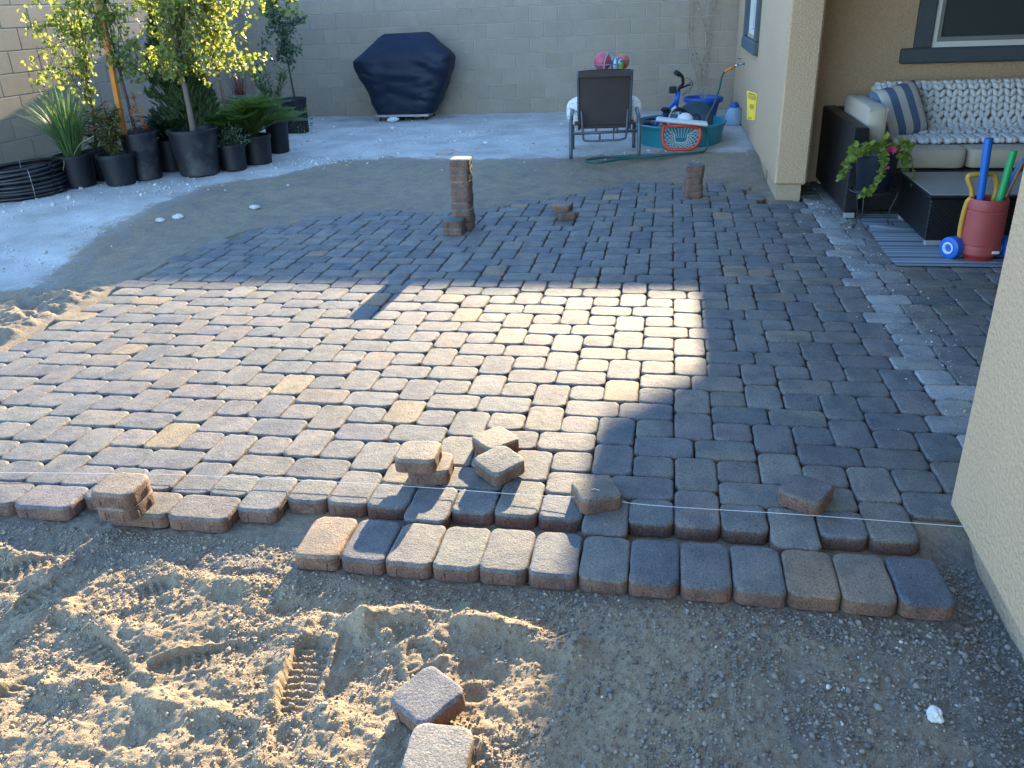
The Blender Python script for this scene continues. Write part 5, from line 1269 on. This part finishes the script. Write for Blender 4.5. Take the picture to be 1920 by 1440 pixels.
PK = leaf_mat('pink_petal', (.55, .02, .12), (.65, .06, .2), .3)
L = Leaves()
for k in range(9): a = 2 * PI * k / 9; L.leaf((.055, -.135, .295), (math.cos(a), -.4, math.sin(a) * .8 + .2), (0, -1, 0), .036, .022, r.random())
for k in range(6): a = 2 * PI * k / 6; L.leaf((.035, -.165, .185), (math.cos(a), -.6, math.sin(a)), (0, -1, 0), .018, .012, r.random())
L.build('flower', PK, t)
# toy golf cart
RED = simple('faded_red_plastic', (.42, .075, .07), .5, .12, 8, dirt=.08); REDD = simple('red_plastic_base', (.40, .03, .025), .5); YPL = simple('yellow_plastic', (.62, .33, .05), .45, .1); BPL = simple('bright_blue_plastic', (.01, .14, .55), .4, .08); GPL = simple('bright_green_plastic', (.02, .42, .13), .4, .08)
t = thing('toy_golf_cart', 'red plastic toy golf cart with yellow handle and blue wheels', 'toy cart', (1.885, .885, .008), .10)
m = MB(); m.lathe([(.0, .03), (.105, .03), (.113, .04), (.116, .085), (.113, .092), (.113, .096), (.117, .10), (.115, .30), (.111, .306), (.111, .311), (.114, .316), (.113, .36), (.106, .378), (.10, .376), (.098, .34), (.098, .06), (.0, .05)], seg=40, ax=(1, .86)); m.build('body', RED, t, True, 28)
m = MB(); m.lathe([(.0, 0), (.085, 0), (.09, .02), (.102, .032), (.0, .04)], seg=32, ax=(1, .86)); m.build('base', REDD, t, True, 35)
m = MB(); m.box((.03, -.103, .052), (.075, -.0945, .070), ch=.003); m.build('badge', WHITE, t)
m = MB(); m.tube(curve([(-.118, .03, .09), (-.125, .035, .20), (-.118, .03, .34), (-.098, .02, .376)], 5), .016, 8); m.build('side_band', YPL, t, True)
m = MB(); m.tube(curve([(-.085, .04, .33), (-.095, .05, .42), (-.125, .06, .49), (-.10, .06, .51), (0, .06, .512), (.03, .06, .50), (.05, .05, .43), (.04, .04, .34)], 7), .015, 9); m.build('handle', YPL, t, True)
for s_ in (-1, 1):
    e = thing('wheel', None, None); e.parent = t; M3 = rotz(.5 if s_ < 0 else -.1) @ roty(PI / 2)
    m = MB(); m.lathe([(.03, -.03), (.055, -.034), (.068, -.026), (.07, 0), (.068, .026), (.055, .034), (.03, .03)], (s_ * .162, .02, .066), 28, M3=M3); m.build('tyre', BPL, e, True, 45)
    m = MB(); m.lathe([(.0, -.024), (.020, -.024), (.030, -.040), (.038, -.037), (.03, .0), (.0, .0)], (s_ * .162, .02, .066), 20, M3=M3); m.build('hub', WHITE, e, True, 40)
m = MB(); m.tube([(-.16, .02, .066), (.16, .02, .066)], .008, 6); m.build('axle', METAL, t)
cx, cy = 1.885, .885
m = MB(); m.tube([(cx - .045, cy - .01, .07), (cx - .058, cy - .01, .40), (cx - .075, cy - .005, .728), (cx - .076, cy - .005, .742)], [.020, .021, .025, .023], 14); tag(m.build('toy_golf_club', BPL, None, True, 40), 'straight blue toy golf club standing in the red cart', 'golf club')
m = MB(); P = np.linspace((cx + .03, cy - .01, .07), (cx + .085, cy + .02, .665), 34); m.tube(P, [.021 + .0016 * (i % 2) for i in range(34)], 14); tag(m.build('toy_golf_club', GPL, None, True, 60), 'ribbed green toy golf club leaning in the red cart', 'golf club')
m = MB(); m.tube(curve([(cx + .055, cy + .04, .08), (cx + .11, cy + .06, .40), (cx + .15, cy + .07, .545), (cx + .19, cy + .07, .60), (cx + .26, cy + .06, .60), (cx + .30, cy + .05, .575)], 7), [.018] * 15 + [.018 + .0012 * k for k in range(21)], 12); tag(m.build('toy_golf_club', BPL, None, True), 'hooked blue toy golf club with a curved head in the red cart', 'golf club')
m = MB(); m.tube([(cx + .02, cy + .03, .08), (cx + .16, cy + .05, .59)], .007, 8); tag(m.build('toy_golf_club', YPL, None, True), 'thin yellow toy golf club in the red cart', 'golf club')
